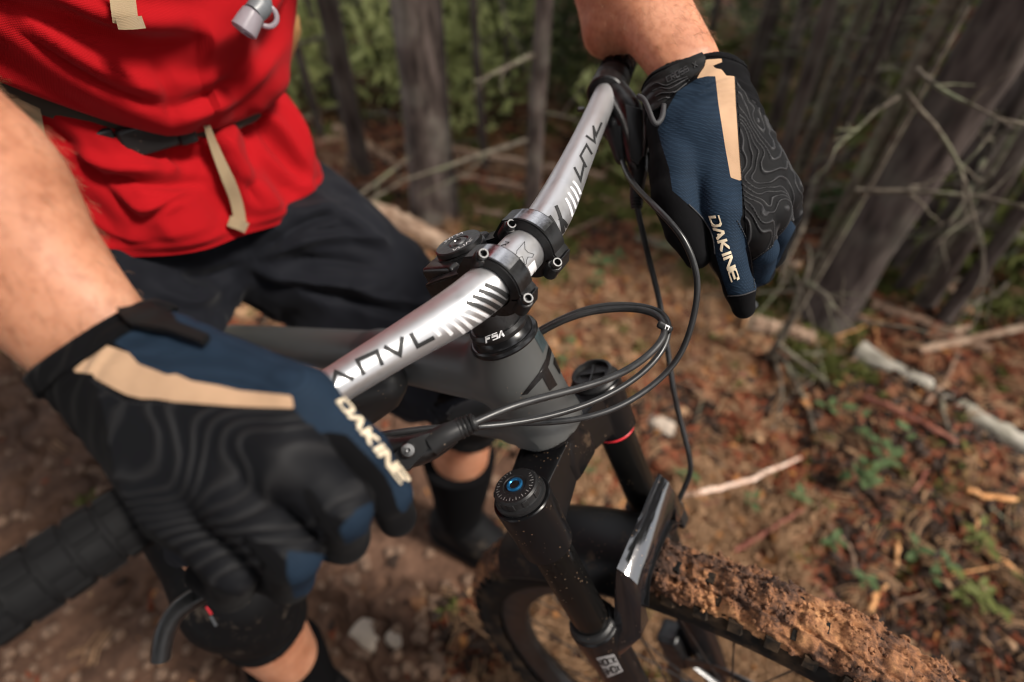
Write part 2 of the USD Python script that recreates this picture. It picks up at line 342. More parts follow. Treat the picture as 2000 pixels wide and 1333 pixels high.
plain('print_black', (0.006, 0.006, 0.0065), 0.6, 0, 0.2)
plain('print_grey', (0.03, 0.045, 0.05), 0.4, 0, 0.2)
plain('print_white', (0.62, 0.62, 0.63), 0.6, 0, 0.04, specular_ior_level=0.2)
plain('print_clear', (0.24, 0.235, 0.235), 0.45, 0.2, 0.1)
plain('anodised_black', (0.008, 0.008, 0.0085), 0.34, 0.1, 0.3, 90, bump=0.05, bscale=1200, bdist=0.0002)
plain('gloss_black', (0.005, 0.005, 0.0055), 0.26, 0, 0.3, 30, rvar=0.05, specular_ior_level=0.4)
dusty('fork_black', (0.0045, 0.0045, 0.005), rough=0.26, lo=0.62, hi=0.82, scale=24, specular_ior_level=0.3)
dusty('arch_gloss', (0.007, 0.007, 0.008), rough=0.10, lo=0.70, hi=0.90, scale=24, coat_weight=1.0, coat_ior=1.8, coat_roughness=0.06, dent=0.06)
dusty('stanchion_black', (0.004, 0.0038, 0.0036), rough=0.15, lo=0.70, hi=0.88, scale=24, specular_ior_level=0.3)
dusty('guard_plastic', (0.006, 0.006, 0.0065), rough=0.42, lo=0.60, hi=0.80, scale=30, specular_ior_level=0.25)
dusty('frame_grey', (0.054, 0.056, 0.055), dust=(0.14, 0.10, 0.07), rough=0.42, lo=0.64, hi=0.86, scale=22)
dusty('matt_plastic', (0.011, 0.011, 0.0115), dust=(0.12, 0.09, 0.065), rough=0.45, lo=0.66, hi=0.86, scale=40, specular_ior_level=0.3)
plain('hose_black', (0.014, 0.014, 0.0145), 0.36, 0, 0.2, 60)
plain('grip_rubber', (0.0060, 0.0060, 0.0065), 0.75, 0, 0.2, 80, specular_ior_level=0.15, bump=0.3, bscale=600, bdist=0.0006)
dusty('tyre_rubber', (0.007, 0.0068, 0.0065), dust=(0.10, 0.062, 0.036), rough=0.75, lo=0.50, hi=0.70, scale=22, specular_ior_level=0.15)
plain('rim_black', (0.013, 0.013, 0.013), 0.4, 0.2, 0.3, 30)
plain('blue_dial', (0.02, 0.16, 0.36), 0.3, 0.7, 0.1)
plain('red_ring', (0.55, 0.02, 0.03), 0.4, 0, 0.1)
mat('mud', {'tc': ('texture_coordinate', {}), 'n': ('noise_texture', {'scale': 19.0, 'detail': 9.0, 'roughness': 0.74}), 'n2': ('noise_texture', {'scale': 330.0, 'detail': 6.0, 'roughness': 0.75}),
    'r': ('rgb_ramp', {'ramp': [(0.35, (0.026, 0.014, 0.010)), (0.445, (0.10, 0.047, 0.027)), (0.52, (0.31, 0.135, 0.060)), (0.64, (0.55, 0.27, 0.115))]}),
    'm': ('mix_color', {'blend_type': 'multiply', 'fac': 0.75}), 'r2': ('rgb_ramp', {'ramp': [(0.35, (0.35, 0.35, 0.35)), (0.62, (1.25, 1.25, 1.25))]}),
    'b': ('bump', {'strength': 0.8, 'distance': 0.003}), 'p': ('principled_bsdf', {'roughness': 0.92})},
    [('tc.object', 'n.vector'), ('tc.object', 'n2.vector'), ('n.fac', 'r.fac'), ('n2.fac', 'r2.fac'), ('r.color', 'm.a'), ('r2.color', 'm.b'), ('m.result', 'p.base_color'), ('n2.fac', 'b.height'), ('b.normal', 'p.normal')])
# ================================================================ the forest floor
FH = unit(V(FWD[0], FWD[1], 0)); RH = unit(V(RGT[0], RGT[1], 0))
def sl(x, y): dx, dy = x - EYE[0], y - EYE[1]; return dx * FH[0] + dy * FH[1], dx * RH[0] + dy * RH[1]
def trail(x, y):
    """1 on the bare earth of the trail, 0 in the litter"""
    s, l = sl(x, y); q = np.stack([x / .22, y / .22, 0 * x], -1); w = (meshkit.fbm(q, 3, 15) - .5)
    return np.clip((.02 - l + .22 * w * 2 - .25 * np.maximum(s - .75, 0)) / .10, 0, 1) * np.clip((1.25 - s + .3 * w) / .15, 0, 1)
def gz(x, y):
    x, y = np.asarray(x, float), np.asarray(y, float); s, l = sl(x, y); r = np.hypot(s, l); q = np.stack([x, y, 0 * x], -1)
    t = trail(x, y)
    z = .20 * (meshkit.fbm(q / .42, 3, 1) - .5) * np.clip((np.abs(l) + np.maximum(s - 1, 0) - .35) / .5, .12, 1) + .065 * (meshkit.fbm(q / .14, 3, 2) - .5) * (1 - .8 * t) + .014 * (meshkit.fbm(q / .04, 3, 4) - .5) - .016 * t * np.clip(.05 - np.abs(meshkit.fbm(q / .11, 3, 71) - .5), 0, 1) / .05
    z -= .075 * np.maximum(s - 1.7, 0) * np.clip((s - 1.7) / .8, 0, 1) - .02 * np.maximum(s - 6, 0)
    z += .05 * np.clip(l - .9, 0, 1.2) + .6 * (meshkit.fbm(q / 4.5, 2, 6) - .5) * np.clip((r - 2.2) / 4, 0, 1)
    return z - .012 * t
def ray_ground(u, v):
    d = FWD + RGT * (u - 1000) / FPX + DWN * (v - 666.5) / FPX; t = np.linspace(.5, 14, 1600); X = EYE + np.outer(t, d); k = np.argmax(X[:, 2] < gz(X[:, 0], X[:, 1])); k = k if k else len(t) - 1
    return X[k]
ang0 = math.atan2(FH[1], FH[0])
aa = ang0 + np.r_[np.linspace(-1.05, 1.05, 640, endpoint=False), np.linspace(1.05, 2 * np.pi - 1.05, 90, endpoint=False)]
rr = np.r_[0.02, np.geomspace(.06, .35, 12)[:-1], np.linspace(.35, 3.2, 300)[:-1], np.geomspace(3.2, 120, 70)]
AA, RR = np.meshgrid(aa, rr); gx, gy = EYE[0] + RR * np.cos(AA), EYE[1] + RR * np.sin(AA); gv_ = np.stack([gx, gy, gz(gx, gy)], -1).reshape(-1, 3)
na, nr_ = len(aa), len(rr); i, j = np.meshgrid(np.arange(nr_ - 1), np.arange(na), indexing='ij'); i, j = i.ravel(), j.ravel(); j2 = (j + 1) % na
gf_ = np.vstack([np.c_[i * na + j, (i + 1) * na + j, (i + 1) * na + j2], np.c_[i * na + j, (i + 1) * na + j2, i * na + j2], np.c_[np.full(na, len(gv_)), np.arange(na), (np.arange(na) + 1) % na]])
gv_ = np.vstack([gv_, [[EYE[0], EYE[1], gz(EYE[0], EYE[1])]]])
s_, l_ = sl(gv_[:, 0], gv_[:, 1]); tm = trail(gv_[:, 0], gv_[:, 1])
moss = .45 * np.clip((meshkit.fbm(gv_ * V(1, 1, 0) / .33, 3, 44) - .52) / .09, 0, 1) * (1 - tm) * np.clip((np.hypot(s_, l_) - .9) / .3, 0, 1)
moss = np.maximum(moss, np.clip((s_ - 2.3) / 1.2, 0, 1) * np.clip((meshkit.fbm(gv_ * V(1, 1, 0) / .8, 3, 45) - .40) / .12, 0, 1))
mat('forest_soil', {'at': ('attribute', {'attribute': 'trail'}), 'am': ('attribute', {'attribute': 'moss'}), 'g': ('geometry', {}), 'n1': ('noise_texture', {'scale': 5.0, 'detail': 6.0, 'roughness': 0.62}), 'n2': ('noise_texture', {'scale': 48.0, 'detail': 8.0, 'roughness': 0.72}), 'n3': ('noise_texture', {'scale': 14.0, 'detail': 4.0}),
    'soil': ('rgb_ramp', {'ramp': [(0.32, (0.022, 0.011, 0.007)), (0.46, (0.070, 0.036, 0.022)), (0.58, (0.135, 0.073, 0.046)), (0.74, (0.26, 0.165, 0.11))]}),
    'litter': ('rgb_ramp', {'ramp': [(0.28, (0.026, 0.013, 0.008)), (0.42, (0.085, 0.033, 0.018)), (0.55, (0.165, 0.066, 0.032)), (0.68, (0.28, 0.135, 0.068)), (0.80, (0.37, 0.22, 0.13))]}),
    'mosc': ('rgb_ramp', {'ramp': [(0.30, (0.035, 0.045, 0.014)), (0.55, (0.11, 0.125, 0.040)), (0.72, (0.22, 0.235, 0.085))]}),
    'sm': ('math', {'math_type': 'multiply_add', 'value2': 0.40, 'value3': 0.0}), 'sa': ('math', {'math_type': 'multiply_add', 'value2': 0.60}), 'm1': ('mix_color', {}), 'm2': ('mix_color', {}),
    'b': ('bump', {'strength': 0.9, 'distance': 0.008}), 'p': ('principled_bsdf', {'roughness': 0.9, 'specular_ior_level': 0.25})},
    [('g.position', 'n1.vector'), ('g.position', 'n2.vector'), ('g.position', 'n3.vector'), ('n2.fac', 'sm.value1'), ('n1.fac', 'sa.value1'), ('sm.value', 'sa.value3'), ('sa.value', 'soil.fac'), ('sa.value', 'litter.fac'), ('n2.fac', 'mosc.fac'),
     ('litter.color', 'm1.a'), ('soil.color', 'm1.b'), ('at.fac', 'm1.fac'), ('m1.result', 'm2.a'), ('mosc.color', 'm2.b'), ('am.fac', 'm2.fac'), ('m2.result', 'p.base_color'), ('n2.fac', 'b.height'), ('b.normal', 'p.normal')])
gp_ = define('ground', gv_, gf_, LOOK['forest_soil'], None, vnormals(gv_, gf_), {'trail': tm, 'moss': moss * .9}); label(gp_, 'reddish brown forest floor of needles and moss with a bare earth trail', None, None, 'structure')
# ================================================================ trees, logs, sticks, plants
def bark(name, cols, sc=(26, 26, 7), lich=(0.20, 0.20, 0.16), amt=0.5):
    mat(name, {'tc': ('texture_coordinate', {}), 'mp': ('mapping', {'scale': sc}), 'n': ('noise_texture', {'scale': 1.0, 'detail': 8.0, 'roughness': 0.65}), 'v': ('voronoi_texture', {'scale': 1.6, 'feature': 'f1'}), 'n2': ('noise_texture', {'scale': 7.0, 'detail': 5.0}),
        'r': ('rgb_ramp', {'ramp': cols}), 'lm': ('map_range', {'clamp': True, 'from_min': 0.5, 'from_max': 0.66, 'to_max': amt}), 'm': ('mix_color', {'b': lich}), 'a': ('math', {'math_type': 'multiply_add', 'value2': 0.35}), 'b': ('bump', {'strength': 0.9, 'distance': 0.006}), 'p': ('principled_bsdf', {'roughness': 0.9, 'specular_ior_level': 0.2})},
        [('tc.object', 'mp.vector'), ('mp.vector', 'n.vector'), ('mp.vector', 'v.vector'), ('tc.object', 'n2.vector'), ('v.distance', 'a.value1'), ('n.fac', 'a.value3'), ('a.value', 'r.fac'), ('n2.fac', 'lm.value'), ('lm.result', 'm.fac'), ('r.color', 'm.a'), ('m.result', 'p.base_color'), ('a.value', 'b.height'), ('b.normal', 'p.normal')])
bark('bark_spruce', [(0.40, (0.014, 0.010, 0.009)), (0.62, (0.060, 0.045, 0.039)), (0.85, (0.13, 0.10, 0.088))], lich=(0.24, 0.215, 0.18), amt=.65)
bark('bark_dark', [(0.40, (0.014, 0.010, 0.009)), (0.62, (0.046, 0.034, 0.030)), (0.85, (0.085, 0.066, 0.058))], amt=.2)
bark('bark_log', [(0.40, (0.08, 0.045, 0.028)), (0.62, (0.22, 0.14, 0.095)), (0.85, (0.34, 0.24, 0.17))], sc=(9, 30, 30), amt=.15)
bark('bark_birch', [(0.40, (0.07, 0.062, 0.05)), (0.6, (0.24, 0.22, 0.18)), (0.8, (0.38, 0.35, 0.30))], sc=(9, 24, 24), lich=(.16, .15, .09), amt=.5)
bark('dead_wood', [(0.40, (0.035, 0.027, 0.021)), (0.62, (0.085, 0.068, 0.052)), (0.85, (0.155, 0.132, 0.10))], sc=(30, 30, 30), lich=(.17, .19, .11), amt=.7)
bark('twig_brown', [(0.40, (0.05, 0.03, 0.02)), (0.62, (0.15, 0.09, 0.06)), (0.85, (0.25, 0.16, 0.11))], sc=(30, 30, 30), amt=.1)
bark('twig_red', [(0.40, (0.07, 0.025, 0.018)), (0.62, (0.17, 0.060, 0.042)), (0.85, (0.24, 0.10, 0.07))], sc=(30, 30, 30), amt=.0)
bark('twig_pale', [(0.40, (0.36, 0.22, 0.16)), (0.62, (0.60, 0.42, 0.33)), (0.85, (0.70, 0.54, 0.44))], sc=(30, 30, 30), amt=.0)
bark('twig_orange', [(0.40, (0.30, 0.13, 0.05)), (0.62, (0.48, 0.23, 0.09)), (0.85, (0.55, 0.30, 0.14))], sc=(30, 30, 30), amt=.0)
plain('cut_wood', (0.56, 0.30, 0.14), 0.8, 0, 0.2, 40, bump=.4)
plain('pale_stone', (0.30, 0.245, 0.195), 0.85, 0, 0.25, 30, bump=.5, bdist=.003)
def leafmat(name, c0, c1, tr=0.35):
    mat(name, {'oi': ('object_info', {}), 'tc': ('texture_coordinate', {}), 'n': ('noise_texture', {'scale': 3.5, 'detail': 3.0}), 'g': ('geometry', {}), 'ad': ('math', {'math_type': 'multiply_add', 'value2': 0.5}), 'r': ('rgb_ramp', {'ramp': [(0.35, c0), (0.9, c1)]}),
        'p': ('principled_bsdf', {'roughness': 0.6, 'specular_ior_level': 0.12}), 't': ('translucent_bsdf', {}), 'm': ('mix_closure', {'fac': tr})},
        [('tc.object', 'n.vector'), ('g.random_per_island', 'ad.value1'), ('n.fac', 'ad.value3'), ('ad.value', 'r.fac'), ('r.color', 'p.base_color'), ('r.color', 't.color'), ('p.BSDF', 'm.closure1'), ('t.BSDF', 'm.closure2')], surface='m.closure')
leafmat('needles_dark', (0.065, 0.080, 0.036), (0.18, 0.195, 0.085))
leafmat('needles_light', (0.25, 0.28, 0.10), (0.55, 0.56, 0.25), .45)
leafmat('leaf_green', (0.060, 0.095, 0.038), (0.15, 0.205, 0.088), .35)
leafmat('leaf_orange', (0.28, 0.11, 0.035), (0.52, 0.27, 0.10), .3)
leafmat('leaf_brown', (0.10, 0.045, 0.022), (0.26, 0.13, 0.065), .2)
leafmat('litter_red', (0.095, 0.024, 0.012), (0.29, 0.082, 0.034), .1)
leafmat('litter_tan', (0.20, 0.115, 0.062), (0.44, 0.275, 0.16), .1)
leafmat('litter_dark', (0.016, 0.010, 0.008), (0.06, 0.035, 0.022), .05)
leafmat('moss_green', (0.075, 0.085, 0.022), (0.20, 0.21, 0.065), .2)
rs = np.random.default_rng(21)
def trunk_mesh(r0, H, lean=(0, 0), flare=1.6, seed=0, n=36, m=70):
    z = H * np.linspace(0, 1, m) ** 1.6; th = np.linspace(0, 2 * np.pi, n, endpoint=False); ZZ_, TT_ = np.meshgrid(z, th, indexing='ij')
    q = np.stack([np.cos(TT_) * 1.6, np.sin(TT_) * 1.6, ZZ_ * 2.2], -1); base = r0 * (1 - .55 * ZZ_ / H) * (1 + (flare - 1) * np.exp(-ZZ_ / (r0 * 1.6)) * (.7 + .6 * meshkit.noise(np.stack([np.cos(TT_) * 2.2, np.sin(TT_) * 2.2, 0 * ZZ_ + seed], -1), seed)))
    r = base * (1 + .16 * (meshkit.fbm(q, 3, seed) - .5) + .26 * (meshkit.fbm(q * V(6, 6, 2.2), 3, seed + 5) - .5)); bend = .05 * np.sin(ZZ_ * .8 + seed) * np.clip(ZZ_, 0, 1)
    x = r * np.cos(TT_) + lean[0] * ZZ_ + bend; y = r * np.sin(TT_) + lean[1] * ZZ_ + bend * .5; v = np.stack([x, y, ZZ_ - .06], -1).reshape(-1, 3); i, j = np.meshgrid(np.arange(m - 1), np.arange(n), indexing='ij'); i, j = i.ravel(), j.ravel(); j2 = (j + 1) % n
    return trimesh.Trimesh(v, np.vstack([np.c_[i * n + j, i * n + j2, (i + 1) * n + j2], np.c_[i * n + j, (i + 1) * n + j2, (i + 1) * n + j]]), process=False)
def twig(p0, d0, L, r, rng, n=8, bend=.5, sides=5, droop=0.0):
    d = unit(d0); p = [np.array(p0, float)]; 
    for k in range(n): d = unit(d + rng.normal(0, bend / n, 3) + V(0, 0, -droop / n)); p.append(p[-1] + d * L / n)
    p = np.array(p); return sweep(p, np.linspace(r, r * .25, n + 1), sides), p
def dead_branches(H0, H1, n, r0, H, lean, rng, Lm=.7, down=.25, bz=None):
    ms = []
    for k in range(n):
        z = rng.uniform(H0, H1); t = rng.uniform(0, 2 * np.pi); L = Lm * rng.uniform(.35, 1.2); d = V(math.cos(t), math.sin(t), rng.normal(.05, .3)); o = V(lean[0] * z, lean[1] * z, z) + d * r0 * .5
        m, p = twig(o, d, L, .0075 * rng.uniform(.5, 1.4), rng, 8, .55, 5, down); ms.append(m)
        for q in range(rng.integers(2, 6)):
            k2 = rng.integers(2, 8); m2, p2 = twig(p[k2], d + rng.normal(0, .7, 3), L * rng.uniform(.2, .5), .0032, rng, 5, .8, 4, .3); ms.append(m2)
    return cat_mesh(ms)
def spray(n, rad, rng, size, flat=.5):
    """a cloud of needle or leaf sprays: narrow folded blades"""
    vs, fs, o = [], [], 0
    for k in range(n):
        c = rng.normal(0, 1, 3); c = c / np.linalg.norm(c) * rng.random() ** .45; c = c * rad
        d = unit(V(c[0], c[1], 0) + rng.normal(0, .5, 3) + V(0, 0, -.25)); w = unit(np.cross(d, rng.normal(0, 1, 3))); L = size * rng.uniform(.6, 1.5); W = L * flat * .5
        vs += [c - d * L * .5, c + w * W, c + d * L * .5, c - w * W]; fs += [[o, o + 1, o + 2], [o, o + 2, o + 3]]; o += 4
    return np.array(vs), np.array(fs)
def tree(u, v, r0, text, H=7.0, lean_px=0.0, look='bark_spruce', dead=0, dead_z=(.1, 2.6), crown=True, group=None, seed=0, Lm=.7, foliage=None, at=None):
    X = at if at is not None else ray_ground(u, v); rng = np.random.default_rng(100 + seed); lean = RH[:2] * lean_px
    t = thing('pine_tree' if look != 'bark_dark' else 'spruce_tree', text, 'tree', (X[0], X[1], gz(X[0], X[1])), 0, group)
    obj('trunk', trunk_mesh(r0, H, lean, 1.45, seed), LOOK[look], t, 70)
    if dead: label(obj('dead_branches', dead_branches(dead_z[0], dead_z[1], dead, r0, H, lean, rng, Lm), LOOK['dead_wood'], t, True), kind='stuff')
    if crown and H > 7.5:
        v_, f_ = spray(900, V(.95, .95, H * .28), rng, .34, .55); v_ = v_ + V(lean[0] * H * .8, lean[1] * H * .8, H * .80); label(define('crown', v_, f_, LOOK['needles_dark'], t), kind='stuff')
    for (dx, dy, dz, n, rad, sz, lk) in foliage or []:
        v_, f_ = spray(n, V(rad, rad, rad * .7), rng, sz, .45); label(define('foliage', v_ + V(dx, dy, dz), f_, LOOK[lk], t), kind='stuff')
    return t
def spot(u, v):
    marks = [((1360, 200), 'behind the raised forearm'), ((1480, 120), 'above the raised glove'), ((1500, 300), 'right beside the raised glove'), ((1560, 450), 'right of the gloved knuckles'), ((1640, 300), 'left of the broad leaning trunk'), ((1700, 100), 'at the top behind the broad leaning trunk'), ((1700, 520), 'at the foot of the broad leaning trunk'), ((1800, 350), 'right of the broad leaning trunk'), ((1850, 120), 'at the top right'), ((1960, 250), 'along the upper right edge'), ((1960, 520), 'along the right edge above the birch log'), ((1850, 560), 'near the sawn log end at right'), ((1140, 200), 'behind the left brake lever'), ((1010, 90), 'between the reddish trunk and the dark stem'), ((900, 70), 'right of the thick grey trunk'), ((820, 50), 'behind the thick grey trunk'), ((740, 40), 'left of the thick grey trunk'), ((560, 100), 'at the edge of the jersey')]
    return min(marks, key=lambda m: (m[0][0] - u) ** 2 + (m[0][1] - v) ** 2)[1]
tree(850, 428, .078, 'thick pale grey trunk with flared mossy foot beside the fallen log', 8, -.035, dead=4, seed=1)
tree(705, 330, .036, 'dark trunk just left of the thick grey trunk', 8, -.03, 'bark_dark', dead=5, seed=2)
tree(628, 268, .019, 'slim dark trunk right beside the red jersey', 6, -.01, 'bark_dark', dead=6, seed=3)
tree(668, 235, .017, 'slim trunk standing second from the red jersey in front of green growth', 6, -.01, 'bark_dark', dead=4, seed=4)
tree(950, 335, .016, 'thin dark stem right of the thick grey trunk', 6, .0, 'bark_dark', dead=9, seed=5)
tree(1040, 470, .025, 'reddish brown trunk rising behind the silver handlebar', 7, -.005, 'bark_spruce', dead=12, seed=6, Lm=.5)
tree(1600, 625, .070, 'broad dark trunk leaning across the right of the forest', 8, .02, 'bark_dark', dead=3, dead_z=(1.2, 2.6), seed=7, Lm=.35)
tree(1495, 705, .011, 'thin bare stem beside the hanging gloved finger', 1.0, .03, 'dead_wood', dead=10, seed=8, crown=False, Lm=.35, dead_z=(.05, .9))
tree(1757, 570, .022, 'thin dark trunk next to the broad leaning trunk', 6, .0, 'bark_dark', dead=8, seed=9, Lm=.4)
tree(1905, 470, .018, 'grey lichen covered stem near the right edge', 6, .0, 'dead_wood', dead=10, seed=10, crown=False)
tree(1420, 330, .02, 'dark stem behind the raised glove', 6, .02, 'bark_dark', dead=7, seed=11, Lm=.4)
k = 0
for (u, v, r) in ((1530, 380, .020), (1650, 330, .028), (1580, 210, .034), (1480, 150, .03), (1760, 260, .022), (1850, 210, .030), (1960, 330, .022), (1980, 180, .03), (1700, 130, .032), (1350, 250, .024), (1160, 250, .028), (1090, 140, .032), (1010, 90, .026), (890, 70, .03), (820, 60, .035), (560, 100, .03), (1270, 90, .03), (1620, 60, .03), (1540, 30, .035), (1900, 60, .03), (740, 40, .03)):
    k += 1; right = u > 1300
    tree(u, v, r * .6, ('%s %s stem in the thicket %s' % ('thin' if r < .029 else 'stout', ['dark', 'grey'][k % 2], spot(u, v))) if right else 'slender dark stem %s' % spot(u, v), 6, rs.normal(0, .02), 'dead_wood' if k % 2 and right else 'bark_dark', dead=int(rs.integers(5, 12)) if right else 5, seed=20 + k, crown=k % 2 == 0, group='thicket stems on the right' if right else 'stems in the far forest', Lm=.75)
for i in range(26):
    u, v = rs.uniform(1440, 2060), rs.uniform(120, 640); u = u if abs(u - (1640 + (560 - v) * .4)) > 60 else u + 150
    tree(u, v, rs.uniform(.010, .026), '%s %s stem in the thicket %s' % (['leaning', 'straight'][i % 2], ['grey', 'brown', 'dark'][i % 3], spot(u, v)), 5, rs.normal(0, .03), ['dead_wood', 'bark_spruce', 'bark_dark'][i % 3], dead=int(rs.integers(3, 9)), seed=60 + i, crown=False, group='thicket stems on the right', Lm=.55)
for i in range(14):
    u, v = rs.uniform(560, 1180), rs.uniform(20, 230)
    tree(u, v, rs.uniform(.010, .024), '%s %s stem %s' % (['thin', 'slim'][i % 2], ['dark', 'brown', 'grey'][i % 3], spot(u, v)), 5, rs.normal(0, .03), ['bark_dark', 'bark_spruce', 'dead_wood'][i % 3], dead=int(rs.integers(3, 8)), seed=120 + i, crown=False, group='stems in the far forest', Lm=.5)
# young spruces and bushes that fill the gaps with green
def bush(u, v, text, n, rad, h, sz, look, seed, nm='bush', group=None):
    X = ray_ground(u, v); rng = np.random.default_rng(300 + seed); t = thing(nm, text, 'bush' if nm == 'bush' else 'young tree', (X[0], X[1], gz(X[0], X[1])), 0, group)
    obj('stem', twig(V(0, 0, -.03), V(0, 0, 1), h * 1.6, .012, rng, 8, .2, 7)[0], LOOK['twig_brown'], t, True)
    v_, f_ = spray(int(n * .8), V(rad, rad, h), rng, sz * .75, .4); label(define('foliage', v_ + V(0, 0, h * .95), f_, LOOK[look], t), kind='stuff')
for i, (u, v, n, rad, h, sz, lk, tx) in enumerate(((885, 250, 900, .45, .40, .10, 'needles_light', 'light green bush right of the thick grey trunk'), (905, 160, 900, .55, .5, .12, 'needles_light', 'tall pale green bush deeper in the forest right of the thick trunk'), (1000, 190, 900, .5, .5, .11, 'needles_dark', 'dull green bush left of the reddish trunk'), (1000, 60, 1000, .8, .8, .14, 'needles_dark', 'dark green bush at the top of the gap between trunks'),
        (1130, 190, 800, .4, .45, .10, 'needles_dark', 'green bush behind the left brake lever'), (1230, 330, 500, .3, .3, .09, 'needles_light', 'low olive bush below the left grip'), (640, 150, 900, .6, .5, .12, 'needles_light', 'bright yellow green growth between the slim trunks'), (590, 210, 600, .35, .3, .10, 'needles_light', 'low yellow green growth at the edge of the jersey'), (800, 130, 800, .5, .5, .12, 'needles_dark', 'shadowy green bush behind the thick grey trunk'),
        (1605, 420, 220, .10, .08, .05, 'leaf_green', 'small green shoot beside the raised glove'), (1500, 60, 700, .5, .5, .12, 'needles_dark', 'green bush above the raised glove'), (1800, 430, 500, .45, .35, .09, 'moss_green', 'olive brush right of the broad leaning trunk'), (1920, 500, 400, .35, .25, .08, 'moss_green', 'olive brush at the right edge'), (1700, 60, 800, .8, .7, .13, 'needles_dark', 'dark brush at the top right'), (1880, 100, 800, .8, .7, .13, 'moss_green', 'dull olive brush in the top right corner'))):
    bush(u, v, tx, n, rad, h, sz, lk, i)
# logs and cut pieces
def log(pix, r, text, look='bark_log', cat='log', nm='fallen_log', rise=0.6, ends=True, group=None):
    P0, P1 = ray_ground(*pix[0]), ray_ground(*pix[1]); up = V(0, 0, r * rise); d = P1 - P0; L = np.linalg.norm(d); t = np.linspace(0, 1, 26); rng = np.random.default_rng(int(pix[0][0]))
    path = P0 + np.outer(t, d) + up + np.outer(np.sin(t * 3 + 1), V(0, 0, .1 * r)); rad = r * (1 - .25 * t) * (1 + .10 * rng.normal(0, 1, 26)); m = sweep(path, rad, 20); vv = m.vertices; vv = vv + vnormals(vv, m.faces) * (r * .30 * (meshkit.fbm(vv / (r * .7), 3, 3) - .5))[:, None]
    g = thing(nm, text, cat, group=group); obj('bark', trimesh.Trimesh(vv, m.faces, process=False), LOOK[look], g, 60)
    if ends:
        for e, s in ((path[0], -1), (path[-1], 1)): a_ = unit(d) * s; rr_ = r * (.92 if s < 0 else .70); obj('cut_end', lathe(e - a_ * r * .1, a_, [(0, 0), (rr_ * 1.02, 0), (rr_, r * .16), (rr_ * .5, r * .20), (0, r * .17)], 18), LOOK['cut_wood'], g, 40)
    return g
log(((640, 395), (915, 512)), .050, 'thick pale fallen log lying behind the stem and top cap')
log(((1668, 700), (2080, 935)), .036, 'pale birch log slanting down to the right edge', 'bark_birch')
log(((1450, 640), (1585, 668)), .030, 'short sawn log with a pale cut end below the hanging finger', nm='cut_log')
log(((1830, 560), (1885, 614)), .022, 'sawn log end facing the lens near the right edge', nm='cut_log'); log(((1850, 655), (1895, 640)), .012, 'little sawn branch under the cut log end at right', nm='cut_branch', cat='branch')
log(((545, 228), (632, 243)), .022, 'orange sawn log end beside the red jersey', nm='cut_log'); log(((640, 275), (692, 352)), .013, 'short cut branch pointing down below the orange log end', nm='cut_branch', cat='branch')
log(((660, 262), (775, 330)), .030, 'brown rotten log lying left of the thick trunk', ends=False); log(((870, 300), (1180, 352)), .022, 'thin brown log lying across behind the handlebar', ends=False); log(((900, 352), (1110, 392)), .020, 'second thin log in front of the one crossing behind the handlebar', ends=False)
log(((1500, 530), (1560, 520)), .020, 'pale broken wood lump behind the finger tip', nm='cut_log'); log(((1560, 560), (1700, 640)), .016, 'dark rotting branch at the foot of the broad trunk', 'twig_brown', ends=False); log(((1180, 335), (1420, 420)), .018, 'brown log passing behind the left brake hose', ends=False)
for i_, (p0, p1, r_, tx_) in enumerate((((560, 300), (700, 268), .016, 'rotten brown log end beside the jersey above the forked twig'), ((700, 372), (830, 345), .013, 'broken brown branch lying left of the foot of the thick trunk'), ((930, 420), (1060, 440), .018, 'brown log half buried behind the top cap'), ((1240, 470), (1420, 520), .016, 'grey brown log behind the hanging thumb'), ((1700, 600), (1930, 690), .020, 'dark fallen trunk above the birch log'), ((1790, 690), (2010, 640), .014, 'brown branch crossing above the birch log at right'), ((1560, 700), (1690, 690), .012, 'short pale branch left of the birch log'))):
    log((p0, p1), r_, tx_, ['bark_log', 'twig_brown', 'bark_log', 'dead_wood', 'twig_brown', 'bark_log', 'dead_wood'][i_], ends=False)
def stick(pix, r, text, look, group=None, lift=.012, curve=.0, nm='stick'):
    Q = np.array([ray_ground(*q) + V(0, 0, r + lift) for q in pix]); c = catmull(Q, 26) if len(Q) > 2 else Q[0] + np.outer(np.linspace(0, 1, 26), Q[1] - Q[0]); rng = np.random.default_rng(int(pix[0][0] * 7 + pix[0][1])); c = c + np.cumsum(rng.normal(0, r * .16, c.shape), 0); c[:, 2] = np.maximum(c[:, 2], gz(c[:, 0], c[:, 1]) + r * .3)
    p_ = obj(nm, sweep(c, np.linspace(r, r * .6, 26) * (1 + .12 * rng.normal(0, 1, 26)), 8), LOOK[look], None, True); label(p_, text, 'stick', group); return p_
stick([(1332, 975), (1440, 950), (1558, 905)], .0068, 'pale bare stick lying right of the fork arch', 'twig_pale'); stick([(1430, 1082), (1560, 1003)], .0062, 'dark red stick just above the muddy front tyre', 'twig_red'); stick([(1880, 966), (1925, 985), (1975, 982)], .0085, 'bright orange curved twig near the right edge', 'twig_orange')
stick([(1690, 1198), (1738, 1148)], .0075, 'short orange twig above the muddy tyre', 'twig_orange'); stick([(1745, 1062), (1747, 1112)], .0060, 'upright little orange twig right of the dark red stick', 'twig_orange'); stick([(1610, 1030), (1650, 1080), (1660, 1140)], .0055, 'thin brown stem curving up from the muddy tyre', 'twig_brown')
stick([(1680, 785), (1770, 830), (1860, 882)], .0085, 'reddish stick parallel to the birch log', 'twig_red'); stick([(1920, 1090), (1985, 1118)], .0065, 'orange twig at the lower right edge', 'twig_orange'); stick([(1850, 562), (1930, 520), (2010, 470)], .007, 'pale branch reaching to the right edge', 'dead_wood'); stick([(1890, 452), (1935, 500)], .006, 'short orange brown stick among brush at right', 'twig_orange')
